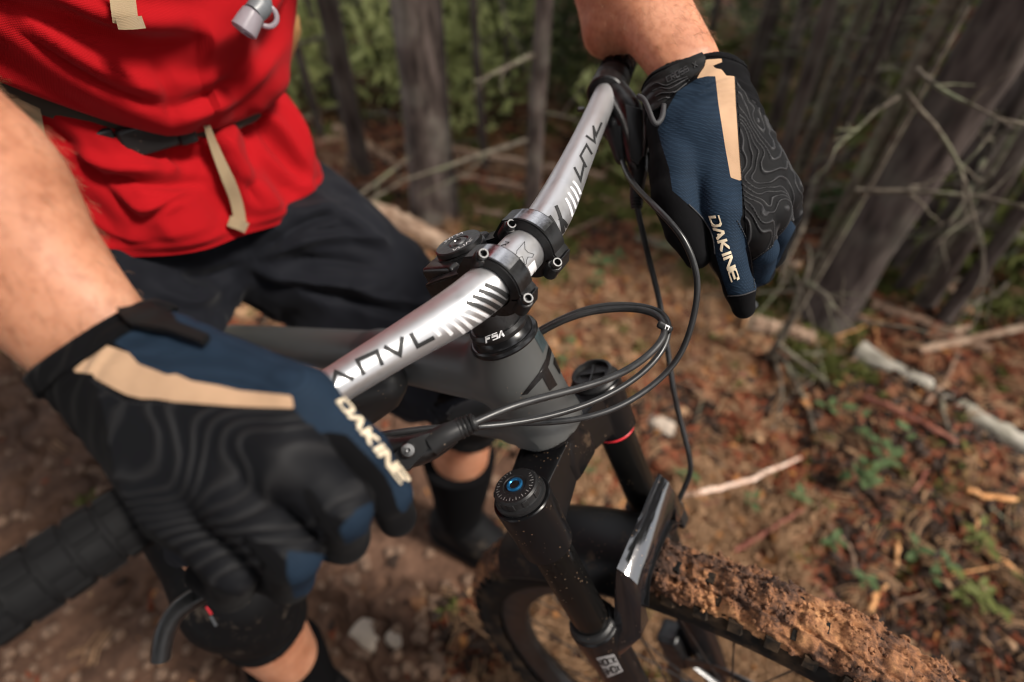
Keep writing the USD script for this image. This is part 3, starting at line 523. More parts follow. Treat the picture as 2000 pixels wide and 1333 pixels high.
stick([(1505, 690), (1520, 780), (1500, 850)], .006, 'grey root running down below the thin bare stem', 'dead_wood'); stick([(1515, 700), (1560, 780), (1580, 850)], .006, 'grey root slanting right below the thin bare stem', 'dead_wood'); stick([(1820, 770), (1835, 830), (1850, 880)], .006, 'upright grey twig crossing the birch log', 'dead_wood'); stick([(1800, 800), (1850, 740), (1870, 700)], .008, 'mossy snapped branch over the birch log', 'twig_brown')
stick([(700, 300), (680, 380), (720, 400)], .010, 'forked twig left of the fallen log', 'twig_brown'); stick([(560, 250), (610, 330), (680, 360)], .010, 'dark branch on the ground beside the red jersey', 'twig_brown'); stick([(860, 310), (960, 340), (1060, 330)], .008, 'brown branch right of the thick trunk', 'twig_brown'); stick([(1100, 470), (1180, 430), (1260, 400)], .008, 'brown stick behind the left brake lever', 'twig_brown')
stick([(1960, 560), (1900, 600), (1850, 590)], .006, 'thin branch beside the sawn log end at right', 'dead_wood'); stick([(1640, 470), (1700, 520), (1800, 530)], .006, 'fallen grey branch behind the broad trunk', 'dead_wood'); stick([(1205, 1000), (1230, 960)], .004, 'twig below the left fork leg', 'twig_orange'); stick([(1215, 868), (1225, 800)], .005, 'pale twig beside the left fork leg', 'twig_pale')
def where(u, v):
    marks = [((1240, 900), 'beside the left fork leg'), ((1440, 960), 'by the pale bare stick'), ((1500, 1040), 'by the dark red stick'), ((1600, 1180), 'just above the muddy front tyre'), ((1850, 820), 'near the pale birch log'), ((1680, 920), 'by the leafy green plants'), ((1560, 650), 'near the short sawn log'), ((1880, 610), 'near the sawn log end at right'), ((1350, 700), 'in the tan litter right of the cable loop'), ((1260, 600), 'behind the cable loop'), ((1930, 980), 'near the curved orange twig'), ((1900, 1150), 'in the lower right corner'), ((1180, 480), 'behind the far stem clamp'), ((800, 430), 'by the thick fallen log'), ((850, 330), 'at the foot of the thick grey trunk'), ((640, 260), 'near the orange sawn log end'), ((700, 330), 'left of the thick grey trunk'), ((1000, 380), 'behind the silver handlebar'), ((880, 860), 'under the brake hoses beside the shin'), ((1700, 700), 'at the foot of the broad dark trunk'), ((1450, 800), 'by the grey roots')]
    return min(marks, key=lambda m: (m[0][0] - u) ** 2 + (m[0][1] - v) ** 2)[1]
kk = 0
for u in range(30):
    a_, b_ = rs.uniform(1150, 1980), rs.uniform(560, 1180); L = rs.uniform(30, 110); t_ = rs.uniform(0, np.pi)
    stick([(a_, b_), (a_ + L * math.cos(t_), b_ + L * .6 * math.sin(t_))], rs.uniform(.0022, .0050), '%s %s twig lying %s' % ('long' if L > 75 else 'short' if L < 50 else 'small', ['brown', 'red', 'orange', 'grey'][u % 4], where(a_, b_)), ['twig_brown', 'twig_red', 'twig_orange', 'dead_wood'][u % 4], 'twigs scattered in the litter on the right', nm='twig')
for u in range(14):
    a_, b_ = rs.uniform(530, 1200), rs.uniform(230, 480); L = rs.uniform(30, 90); t_ = rs.uniform(0, np.pi)
    stick([(a_, b_), (a_ + L * math.cos(t_), b_ + L * .5 * math.sin(t_))], rs.uniform(.004, .008), '%s %s stick lying %s' % ('long' if L > 60 else 'short', ['brown', 'grey', 'red'][u % 3], where(a_, b_)), ['twig_brown', 'dead_wood', 'twig_red'][u % 3], 'dead sticks on the ground behind the stem', nm='twig')
# pale stones and small pale leaves on the trail
def stone(u, v, r, text):
    X = ray_ground(u, v); m = trimesh.creation.icosphere(3); q = m.vertices * V(1.3, .9, .5); q = q * (1 + .7 * (meshkit.fbm(q * 1.3 + u, 3, 2) - .5))[:, None]; p_ = obj('stone', trimesh.Trimesh(q * r + X + V(0, 0, r * .35), m.faces, process=False), LOOK['pale_stone'], None, 40); label(p_, text, 'stone')
stone(718, 1246, .032, 'pale angular stone on the trail below the near glove'); stone(770, 1252, .016, 'small pale stone right of the large one on the trail'); stone(1290, 838, .030, 'pale lump beside the left fork leg')
# low green plants: a stem with separate leaves
lv = np.array([(0, 0, 0), (.32, -.26, .03), (.34, 0, -.02), (.32, .26, .03), (.72, -.22, .0), (.74, 0, -.05), (.72, .22, .0), (1.05, 0, -.10)], float); lf = np.array([(0, 1, 2), (0, 2, 3), (1, 4, 5), (1, 5, 2), (2, 5, 6), (2, 6, 3), (4, 7, 5), (5, 7, 6)])
def plant(u, v, n, size, text, seed, look='leaf_green', h=.06, group=None):
    X = ray_ground(u, v); rng = np.random.default_rng(500 + seed); g = thing('seedling', text, 'plant', (X[0], X[1], gz(X[0], X[1])), rng.uniform(0, 6), group)
    for s in range(max(1, n // 5)):
        st, p = twig(V(rng.normal(0, .02), rng.normal(0, .02), -.01), V(rng.normal(0, .35), rng.normal(0, .35), 1), h * rng.uniform(.8, 1.5), .0016, rng, 6, .4, 5); obj('stem', st, LOOK['twig_brown'], g, True)
        for k in range(5):
            b_ = p[min(6, 2 + k)]; t_ = k * 2.4 + rng.uniform(0, .6); L = size * rng.uniform(.7, 1.25); x = unit(V(math.cos(t_), math.sin(t_), rng.uniform(-.1, .45))); z = unit(V(0, 0, 1) - x * x[2]); y = np.cross(z, x)
            define('leaf', lv * L @ np.c_[x, y, z].T + b_, lf, LOOK[look], g)
pls = [(1640, 930, 15, .034, 'leafy green plant below the birch log, left of a second one'), (1712, 922, 15, .034, 'leafy green plant below the birch log, right of its neighbour'), (1555, 965, 5, .030, 'green sprig beside the tip of the pale stick'), (1580, 1045, 5, .028, 'green sprig above the dark red stick end'), (1478, 1035, 5, .030, 'green shoot just above the dark red stick'), (1795, 1128, 10, .030, 'pale green plant right of the muddy tyre'), (1690, 1140, 5, .026, 'green sprig near the short orange twig'),
    (850, 545, 10, .040, 'green plant left of the round top cap'), (1180, 520, 10, .040, 'green plant behind the far stem clamp'), (1105, 690, 10, .036, 'green plant under the cable loop by the head tube'), (990, 870, 10, .034, 'green plant seen under the brake hoses'), (1130, 900, 10, .036, 'green plant between the fork legs'), (1490, 500, 5, .04, 'green sprig behind the hanging finger'), (1330, 940, 5, .026, 'green sprig beside the brake hose end'), (1880, 1050, 10, .03, 'mossy plant near the orange twig at right'), (1950, 1160, 10, .03, 'green clump in the lower right corner'), (1600, 800, 5, .03, 'green sprig right of the grey roots'), (1150, 560, 5, .034, 'green sprig above the cable loop'), (1900, 1190, 15, .03, 'mossy green clump right of the tyre'), (830, 600, 10, .04, 'yellow green clump behind the handlebar bend')]
for i, (u, v, n, s, tx) in enumerate(pls): plant(u, v, n, s, tx, i, 'leaf_green' if i not in (14, 15, 18, 19) else 'moss_green', .05 if n < 15 else .10)
# fallen leaves one can tell apart
for i in range(34):
    u, v = (rs.uniform(1180, 1990), rs.uniform(560, 1250)) if i < 26 else (rs.uniform(780, 1000), rs.uniform(760, 1000)); X = ray_ground(u, v); L = rs.uniform(.018, .036); Rm = trimesh.transformations.euler_matrix(rs.normal(0, .4), rs.normal(0, .4), rs.uniform(0, 6))[:3, :3]
    label(define('fallen_leaf', lv * L * V(1, 1.2, 1.5) @ Rm.T + X + V(0, 0, .008), lf, LOOK[['leaf_orange', 'leaf_brown', 'litter_tan'][i % 3]]), 'fallen %s leaf lying %s' % (['orange', 'brown', 'tan'][i % 3], where(u, v)), 'leaf', 'fallen leaves in the litter')
# the litter itself: needles, bark chips and crumbs nobody could count
li = UsdGeom.PointInstancer.Define(stage, '/World/leaf_litter'); label(li.GetPrim(), 'needles, bark chips and leaf scraps covering the forest floor', None, None, 'stuff')
def chip(seed, L, W, H):
    r_ = np.random.default_rng(seed); return hull_pts(r_.normal(0, 1, (9, 3)) * V(L, W, H) * .5)
protos = []
plain('soil_crumb', (0.14, 0.085, 0.055), 0.95, 0, 0.4, 60)
for i in range(16):
    kind = i % 7 if i < 14 else 7; nm = '/World/leaf_litter/piece_%03d' % i; r_ = np.random.default_rng(900 + i)
    if kind in (0, 1): m = to_tri(chip(i, .020, .012, .004)); lk = ['litter_red', 'litter_tan'][kind]
    elif kind == 2: m = trimesh.Trimesh(lv * .026, lf, process=False); lk = 'leaf_brown'
    elif kind == 3: m = cat_mesh([sweep(np.array([V(0, 0, 0), V(.02, .003, .004), V(.045, 0, 0)]) + r_.normal(0, .006, 3), .0011, 4) for q in range(5)]); lk = 'litter_tan'
    elif kind == 4: m = to_tri(chip(i, .016, .014, .008)); lk = 'litter_dark'
    elif kind == 7: m = trimesh.Trimesh(*(lambda q: (q.vertices * (1 + .6 * (meshkit.fbm(q.vertices * 1.7 + i, 2, i) - .5))[:, None] * .009, q.faces))(trimesh.creation.icosphere(1)), process=False); lk = 'soil_crumb'
    elif kind == 5: m = trimesh.Trimesh(*spray(26, V(.022, .022, .010), r_, .016, .4), process=False); lk = 'moss_green' if i > 7 else 'litter_red'
    else: m = trimesh.Trimesh(lv * .020 * V(1, 1.3, 2), lf, process=False); lk = 'leaf_orange'
    UsdShade.MaterialBindingAPI.Apply(usdkit.mesh(stage, nm, m, None, False).GetPrim()).Bind(LOOK[lk]); protos.append(Sdf.Path(nm))
N = 70000; s0 = .25 + 5.0 * rs.random(N) ** 1.9; l0 = rs.uniform(-1, 1, N) * (.85 + s0 * .95); X = EYE[0] + FH[0] * s0 + RH[0] * l0; Yq = EYE[1] + FH[1] * s0 + RH[1] * l0
keep = rs.random(N) > trail(X, Yq) * .95; X, Yq, s0 = X[keep], Yq[keep], s0[keep]; Z = gz(X, Yq) + .003; n_ = len(X)
pr = rs.choice(14, n_, p=np.array([.13, .06, .09, .12, .08, .04, .035] * 2) / 1.11); tr_ = trail(X, Yq) > .5; pr = np.where(tr_ & (rs.random(n_) < .75), 14 + rs.integers(0, 2, n_), pr); mz = np.clip((meshkit.fbm(np.c_[X, Yq, 0 * X] / .33, 3, 44) - .56) / .05, 0, 1) * (rs.random(n_) < .6) * (s0 > .75) * (~tr_); pr = np.where(mz > .5, 12, pr)
br_ = ray_ground(1370, 700); bz_ = np.exp(-((X - br_[0]) ** 2 + (Yq - br_[1]) ** 2) / .30 ** 2); zn = meshkit.fbm(np.c_[X, Yq, 0 * X] / .26, 2, 91) + .14 * bz_; zr = rs.random(n_); ok_ = ~tr_ & (mz <= .5)
pr = np.where(ok_ & (zn > .58) & (zr < .75), rs.choice([1, 3, 8, 10, 6], n_), pr); pr = np.where(ok_ & (zn < .45) & (zr < .72), rs.choice([4, 11, 4, 0], n_), pr); pr = np.where(ok_ & (zn >= .44) & (zn < .52) & (zr < .7), rs.choice([0, 7, 2], n_), pr); li.CreatePrototypesRel().SetTargets(protos)
li.CreateProtoIndicesAttr(Vt.IntArray.FromNumpy(pr.astype(np.int32))); li.CreatePositionsAttr(Vt.Vec3fArray.FromNumpy(np.c_[X, Yq, Z].astype(np.float32)))
sc_ = rs.uniform(.5, 1.5, n_) * (1 + .25 * np.maximum(s0 - 1.5, 0)); li.CreateScalesAttr(Vt.Vec3fArray.FromNumpy(np.repeat(sc_[:, None], 3, 1).astype(np.float32)))
qs = [trimesh.transformations.quaternion_from_euler(rs.normal(0, .35), rs.normal(0, .35), rs.uniform(0, 6.28)) for k in range(n_)]; li.CreateOrientationsAttr(Vt.QuathArray([Gf.Quath(*map(float, q)) for q in qs]))

# tall spruces standing round the trail outside the picture: they close the sky down to a gap overhead, as in the photographed wood
proto_tree = None
for i, (s, l) in enumerate(((-2.6, -.2), (-1.8, -2.0), (.3, -2.8), (2.0, -3.0), (-3.2, -1.4), (-5.2, 1.2), (-3.8, -2.8), (-1.0, -3.4), (1.2, -4.0), (-5.5, -.6), (1.2, 5.0), (3.0, 5.6), (-3.4, 5.6))):
    x, y = EYE[0] + FH[0] * s + RH[0] * l, EYE[1] + FH[1] * s + RH[1] * l; loc = (x, y, float(gz(x, y)))
    tx = 'tall spruce with a full dark crown standing outside the clearing'
    if proto_tree is None:
        proto_tree = thing('spruce_tree', tx, 'tree', loc, 0, 'tall spruces round the clearing'); obj('trunk', trunk_mesh(.13, 11, (0, 0), 1.5, 77, 24, 40), LOOK['bark_dark'], proto_tree, 70); rg = np.random.default_rng(5); v_, f_ = spray(2600, V(1.5, 1.5, 4.6), rg, .55, .55); tp = np.clip((v_[:, 2] + 4.6) / 9.2, 0, 1); v_[:, :2] *= (1.25 - tp)[:, None]
        label(define('crown', v_ + V(0, 0, 6.4), f_, LOOK['needles_dark'], proto_tree), kind='stuff')
    else:
        x_ = thing('spruce_tree', tx, 'tree', loc, i * 1.3, 'tall spruces round the clearing'); x_.GetReferences().AddInternalReference(proto_tree.GetPath()); x_.SetInstanceable(True); label(x_, tx, 'tree', 'tall spruces round the clearing')
# ================================================================ the bicycle
O = V(0, 0, .8117); HA = math.radians(64)
aX = V(-math.cos(HA), 0, math.sin(HA)); pX = V(math.sin(HA), 0, math.cos(HA)); YX = V(0, 1, 0)
def B(al, pl, y=0.0): return O + aX * al + pX * pl + YX * y
bike = thing('mountain_bike', 'muddy dark grey mountain bike with bare silver handlebar held by the rider', 'bicycle')
SM = 50
# ---- frame
AXLE = B(-.5107, .044)
HT0, HT1 = B(.039, 0), B(.136, 0)
TT = [B(.098, -.012), V(-.20, 0, .835), V(-.47, 0, .715)]
DT = [B(.040, -.006), V(-.22, 0, .665), V(-.46, 0, .44)]
def frame_sd(q):
    s = V(1, 1 / 1.0, 1)
    ht = np.maximum(cap(q, B(-.03, 0), B(.17, 0), .0285, .0272), np.maximum((q - HT1) @ aX, -(q - HT0) @ aX))
    tt = smin(cap(q, TT[0], TT[1], .030, .0235), cap(q, TT[1], TT[2], .0235, .020), .01)
    dt = smin(cap(q, DT[0], DT[1], .033, .031), cap(q, DT[1], DT[2], .031, .032), .02)
    dt = np.maximum(dt, (np.abs(q[:, 1]) - .0275))
    d = smin(tt, dt, .022); d = smin(d, cap(q, V(-.46, 0, .44), V(-.54, 0, .74), .02, .017), .02)
    d = smin(ht, d, .020)
    d = np.maximum(d, np.maximum((q - HT1) @ aX, -(q - HT0) @ aX))
    return np.maximum(d, -(cap(q, B(.115, 0), B(.3, 0), .0225)))
fv, ff = nets(frame_sd, (-.62, -.07, .36), (.06, .07, .98), .0032)
fv = relax(fv, ff, 2); fn_ = field_normals(frame_sd, fv)
frame_prim = define('frame', fv, ff, LOOK['frame_grey'], bike, fn_)
frame_tri = trimesh.Trimesh(fv, ff, process=False)
T_marks = [[(1066, 640), (1073, 652), (1078, 680), (1072, 712), (1062, 735), (1030, 770), (1018, 772), (1052, 728), (1066, 700), (1071, 676)],
           [(1056, 733), (1067, 713), (1088, 752), (1073, 764)], [(1082, 694), (1096, 714), (1093, 732), (1080, 711)]]
for q in T_marks: obj('painted_mark', drape(Polygon(q), frame_tri, .0004, 0, 5), LOOK['gloss_black'], frame_prim, True)
obj('sticker', drape(Polygon([(1038, 649), (1050, 632), (1070, 663), (1060, 690)]), frame_tri, .0004, 0, 5), LOOK['print_grey'], frame_prim, True)
# ---- headset and stem
obj('headset_cup', lathe(B(.1335, 0), aX, [(.021, 0), (.0278, 0), (.0282, .0015), (.0275, .004), (.0262, .0052), (.025, .0052), (.0245, .008), (.022, .0125), (.0195, .0145), (.0, .0145)], 64), LOOK['gloss_black'], bike, 30)
spc = lathe(B(.148, 0), aX, [(0, 0), (.0195, 0), (.0198, .0006), (.0198, .027), (.0192, .028), (0, .028)], 56)
spc_prim = obj('spacer', spc, LOOK['anodised_black'], bike, 30)
obj('spacer', lathe(B(.1445, 0), aX, [(0, 0), (.0232, 0), (.0236, .0008), (.0236, .0035), (.0215, .006), (0, .006)], 56), LOOK['anodised_black'], bike, 30)
cup_tri = lathe(B(.1335, 0), aX, [(.0, .001), (.0278, .001), (.0275, .004), (.0225, .013), (.0, .0135)], 64)
obj('maker_name', drape(homog(word('FSA', .30, .9, .3, .25), [(949, 671), (986, 657), (982, 644), (945, 658)]), cat_mesh([cup_tri, spc, lathe(B(.1445, 0), aX, [(0, 0), (.0232, 0), (.0236, .0008), (.0236, .0035), (.0215, .006), (0, .006)], 56)]), .0004, 0, 3), LOOK['print_white'], bike, True)
Rpa = np.c_[pX, aX, np.cross(pX, aX)]                       # local x = p, y = a, z = -Y
def prof_extrude(poly, y0, y1):
    """a shapely outline in the (p, a) plane extruded across the bike from y0 to y1"""
    c = np.array(poly.exterior.coords)[:-1]; c = c if poly.exterior.is_ccw else c[::-1]; m = mf.CrossSection([c]).extrude(y1 - y0)
    return m.transform(np.c_[np.c_[pX, aX, YX] * V(1, 1, 1), O + YX * y0].tolist())
from shapely.geometry import Point, box as sbox
RC = Point(.0445, .2034)
arm_shape = unary_union([RC.buffer(.0235, 32), Polygon([(-.012, .183), (.012, .178), (.036, .1815), (.03, .214), (.004, .2095), (-.012, .206)]).buffer(.002)])
arm_shape = unary_union([arm_shape, Polygon([(.024, .216), (.036, .2255), (.045, .2255), (.040, .212)]).buffer(.0015), Polygon([(.052, .186), (.064, .184), (.068, .192), (.062, .205)]).buffer(.0015)])
barhole = mf.Manifold.cylinder(.12, .0158, .0158, 64).transform(np.c_[np.c_[pX, -aX, YX], B(.2034, .0445, -.06)].tolist())
stem = None
for s in (-1, 1):
    y0, y1 = (-.0335, -.0190) if s < 0 else (.0125, .0270)
    inner, outer = prof_extrude(arm_shape, y0, y1), prof_extrude(arm_shape.buffer(-.0012), y0 - .0009, y1 + .0009)
    g = mf.Manifold.batch_hull([inner]) if False else (inner + outer)
    slit = prof_extrude(sbox(.058, .1925, .075, .1937), y0 - .01, y1 + .01)
    stem = (g - slit) if stem is None else stem + (g - slit)
core = mf.Manifold.cylinder(.036, .0188, .0188, 56).transform(np.c_[frame(aX), B(.180, 0)].tolist()) + mf.Manifold.batch_hull([rbox((.03, .052, .034), .003).transform(np.c_[np.c_[pX, YX, -aX], B(.1985, -.006)].tolist())])
core = core + rbox((.026, .062, .026), .003).transform(np.c_[np.c_[pX, YX, -aX], B(.197, .014)].tolist())
stem = (stem + core) - barhole
stem_prim = obj('stem', stem, LOOK['anodised_black'], bike, 32)
# machined bands on the two clamps
for s in (-1, 1):
    th = np.radians(np.linspace(28, 88, 24)); rows = []
    for yy in ((-.0325, -.0200) if s < 0 else (.0135, .0260)):
        rows.append([B(.2034 + .02385 * math.sin(t), .0445 + .02385 * math.cos(t), yy) for t in th])
    v = np.vstack(rows); i = np.arange(23); f = np.vstack([np.c_[i, i + 1, i + 25], np.c_[i, i + 25, i + 24]])
    if (np.cross(v[f[0, 1]] - v[f[0, 0]], v[f[0, 2]] - v[f[0, 0]]) @ (v[0] - B(.2034, .0445))) < 0: f = f[:, ::-1]
    obj('machined_band', trimesh.Trimesh(v, f, process=False), LOOK['cut_alloy'], stem_prim, True)
def socket_bolt(pos, axis, r, parent, h=.005):
    m = lathe(np.asarray(pos) - unit(axis) * h * .6, axis, [(0, 0), (r, 0), (r, h * .8), (r * .88, h), (r * .64, h), (r * .58, h * .92), (r * .56, h * .25), (0, h * .2)], 28)
    return obj('bolt', m, LOOK['bolt_steel'], parent, 25)
def toward(X): return unit(EYE - X)
bax = unit(aX * .62 + pX * .78)
stem_tri = to_tri(stem)
for (u, v, dep) in ((943, 498, .386), (1030, 585, .384), (998, 440, .420), (1087, 515, .418)):
    d_ = FWD + RGT * (u - 1000) / FPX + DWN * (v - 666.5) / FPX; hit = stem_tri.ray.intersects_location([EYE], [d_], multiple_hits=False)[0]
    dd = min(dep, (hit[0] - EYE) @ FWD - .0015) if len(hit) else dep
    X = P(u, v, dd); bd = unit(bax + .5 * toward(X)); socket_bolt(X, bd, .0036, stem_prim, .006)
    obj('bolt_boss', cyl(X - bd * .016, X - bd * .0015, .0056, .0050, 24, .0008), LOOK['anodised_black'], stem_prim, 30)
tc = obj('top_cap', lathe(B(.2135, 0), aX, [(0, -.004), (.0160, -.004), (.0178, .001), (.0178, .0028), (.0168, .0034), (.0178, .0042), (.0175, .0070), (.0165, .0078), (.0085, .0078), (.0075, .0070), (0, .0070)], 64), LOOK['anodised_black'], bike, 25)
obj('cap_bolt', lathe(B(.2198, 0), aX, [(0, 0), (.0066, 0), (.0066, .0010), (.0058, .0020), (.0034, .0022), (.0030, .0012), (0, .0010)], 36), LOOK['bolt_steel'], tc, 20)
capface = trimesh.Trimesh(*[x for x in (np.array([B(.2215, .0) + (pX * math.cos(t) + YX * math.sin(t)) * .016 for t in np.linspace(0, 2 * np.pi, 48, endpoint=False)] + [B(.2215, 0)]), np.array([[k, (k + 1) % 48, 48] for k in range(48)]))], process=False)
for a0, txt in ((20, 'ANVL'), (195, 'ANVL')):
    g = word(txt.replace('A', 'Λ').replace('N', '⊓'), .2, 1.2, .35)
    v2, f2 = tri2d(g.segmentize(.1), .08); ang = np.radians(a0 + v2[:, 0] * 85); rr = .0115 + v2[:, 1] * .0036
    vv = B(.2216, 0) + np.outer(rr * np.cos(ang), -YX) + np.outer(rr * np.sin(ang), pX)
    if (np.cross(vv[f2[0, 1]] - vv[f2[0, 0]], vv[f2[0, 2]] - vv[f2[0, 0]]) @ aX) < 0: f2 = f2[:, ::-1]
    obj('cap_lettering', trimesh.Trimesh(vv, f2, process=False), LOOK['print_white'], tc, True)
# ---- handlebar
roll = .0447; pa = math.cos(roll) * aX + math.sin(roll) * pX; pp = -math.sin(roll) * aX + math.cos(roll) * pX
def bar_half(s):
    e = s * math.cos(math.radians(11.1)) * YX - pp * math.sin(math.radians(11.1)) + pa * math.sin(math.radians(6.85))
    k = s * .13 * YX + pa * .0165 - pp * .010
    return k, e
kR, eR = bar_half(-1); kL, eL = bar_half(1)
BC = B(.2034, .0445)
kR = P(725, 708, .350) - BC; eR = (P(-560, 1540, .207) - P(725, 708, .350)); eR = eR / np.linalg.norm(eR)
def smooth_poly(pts, rad, n=14):
    """polyline with its corners rounded to quadratic arcs of the given length"""
    out = [pts[0]]
    for i in range(1, len(pts) - 1):
        d0, d1 = pts[i - 1] - pts[i], pts[i + 1] - pts[i]; l = rad[i]
        A, C = pts[i] + unit(d0) * l, pts[i] + unit(d1) * l; t = np.linspace(0, 1, n)[:, None]
        out += list((1 - t) ** 2 * A + 2 * t * (1 - t) * pts[i] + t ** 2 * C)
    return np.array(out + [pts[-1]])
ctrl = [BC + kR + eR * .278, BC + kR, BC - .045 * YX, BC, BC + .045 * YX, BC + kL, BC + kL + eL * .278]
bp = smooth_poly(ctrl, [0, .042, .034, .001, .034, .042, 0], 16)
bs_ = np.r_[0, np.cumsum(np.linalg.norm(np.diff(bp, axis=0), axis=1))]; ss = np.linspace(0, bs_[-1], 150); bp = np.c_[[np.interp(ss, bs_, bp[:, k]) for k in range(3)]].T
sc = ss - bs_[-1] / 2
def bar_r(y): return np.interp(np.abs(y), [0, .046, .07, .11, .15, .20, .5], [.0157, .0157, .0150, .0128, .0116, .0111, .0111])
bar = sweep(bp, bar_r(sc), 56, up=None)
bar_prim = obj('handlebar', bar, LOOK['silver_alloy'], bike, 60)
def on_bar(poly, look, nm='printed_mark'): return obj(nm, drape(poly, bar, .00018, 0, 4), LOOK[look], bar_prim, True)
def quadstripe(p0, p1, w0, w1=None, bulge=0.0):
    """a curved stripe from p0 to p1 in the picture, as it wraps over the tube"""
    w1 = w1 or w0; p0, p1 = V(*p0), V(*p1); t = np.linspace(0, 1, 9)[:, None]; n = unit(V(-(p1 - p0)[1], (p1 - p0)[0]))
    c = p0 * (1 - t) + p1 * t + n * bulge * 4 * t * (1 - t); w = (w0 * (1 - t) + w1 * t) / 2
    d = np.gradient(c, axis=0); nn = np.c_[-d[:, 1], d[:, 0]]; nn /= np.linalg.norm(nn, axis=1, keepdims=True)
    return Polygon(np.vstack([c + nn * w, (c - nn * w)[::-1]])).buffer(0)
def z2p(s, ox, oy, *pts): return [(ox + x / s, oy + y / s) for x, y in pts]
# right half (near): four dark bars, then fading ones, then white ones, then the name
for (x0, y0), (x1, y1) in (((615, 803), (905, 958)), ((540, 873), (880, 1040)), ((462, 945), (815, 1112)), ((385, 1022), (750, 1178))):
    (q0, q1) = z2p(6.348, 850, 430, (x0, y0), (x1, y1)); on_bar(quadstripe(q0, q1, 8.0, 10.5, -2.6), 'print_black')
for (x0, y0), (x1, y1), lk in (((390, 1085), (700, 1230), 'print_white'), ((310, 1160), (620, 1300), 'print_white')):
    (q0, q1) = z2p(6.348, 850, 430, (x0, y0), (x1, y1)); on_bar(quadstripe(q0, q1, 6.0, 7.4, -2.0), lk)
for (x0, y0), (x1, y1) in (((205, 1010), (500, 1120)), ((155, 1045), (400, 1130)), ((130, 1080), (310, 1145)), ((118, 1110), (250, 1152))):
    pass
for (x0, y0), (x1, y1) in (((372, 985), (530, 1118)), ((292, 1010), (448, 1130)), ((210, 1035), (345, 1142)), ((132, 1060), (250, 1150))):
    (q0, q1) = z2p(4.1657, 800, 380, (x0, y0), (x1, y1)); on_bar(quadstripe(q0, q1, 6.6, 8.4, -2.0), 'print_white')
def pen(lines, w, s, ox, oy): return unary_union([LineString(z2p(s, ox, oy, *l)).buffer(w / 2, cap_style=2, join_style=2) for l in lines])
name_marks = [pen([[(352, 768), (376, 655), (512, 712)]], 8.0, 3.92, 560, 560), pen([[(592, 676), (540, 566), (690, 497), (732, 604)]], 8.0, 3.92, 560, 560),
    pen([[(745, 460), (866, 524), (885, 385)]], 8.2, 3.92, 560, 560), pen([[(950, 358), (1002, 458), (1130, 390)]], 8.4, 3.92, 560, 560)]
for g in name_marks: on_bar(g, 'print_black', 'bar_lettering')
# left half (far)
for (x0, y0), (x1, y1) in (((1100, 205), (1185, 400)), ((1135, 175), (1222, 355)), ((1190, 92), (1250, 320)), ((1215, 195), (1282, 270))):
    (q0, q1) = z2p(4.1657, 800, 380, (x0, y0), (x1, y1)); on_bar(quadstripe(q0, q1, 6.6, 7.6, -2.5), 'print_black')
for (x0, y0), (x1, y1) in (((205, 760), (232, 830)), ((214, 738), (245, 800)), ((224, 716), (255, 772)), ((233, 695), (262, 745))):
    (q0, q1) = z2p(1.96, 1000, 0, (x0, y0), (x1, y1)); on_bar(quadstripe(q0, q1, 4.2, 4.8, -2.0), 'print_white')
far_marks = [pen([[(238, 641), (262, 690), (277, 622)]], 4.6, 1.96, 1000, 0), pen([[(284, 642), (262, 598), (285, 556), (306, 592)]], 4.4, 1.96, 1000, 0),
    pen([[(283, 520), (316, 545), (312, 488)]], 4.2, 1.96, 1000, 0), pen([[(310, 482), (322, 520), (343, 470)]], 4.0, 1.96, 1000, 0)]
for g in far_marks: on_bar(g, 'print_black', 'bar_lettering')
# the emblem between the clamps: a four-armed anvil star in outline, a white block and part of a word
star = z2p(6.348, 850, 430, (1108, 272), (1112, 365), (1150, 405), (1222, 425), (1205, 462), (1148, 462), (1130, 500), (1128, 545), (1108, 562), (1098, 505), (1078, 455), (945, 505), (1010, 412), (1010, 385))
on_bar(LineString(star + [star[0]]).buffer(.55, join_style=2), 'print_black', 'emblem')
on_bar(Polygon(z2p(6.348, 850, 430, (1228, 495), (1258, 590), (1250, 650), (1178, 760), (1180, 660), (1145, 585))), 'print_white', 'emblem')
on_bar(pen([[(868, 272), (915, 280), (895, 300)], [(820, 318), (880, 300), (870, 320)], [(800, 355), (850, 362), (800, 412)]], 1.6, 6.348, 850, 430), 'print_black', 'emblem')
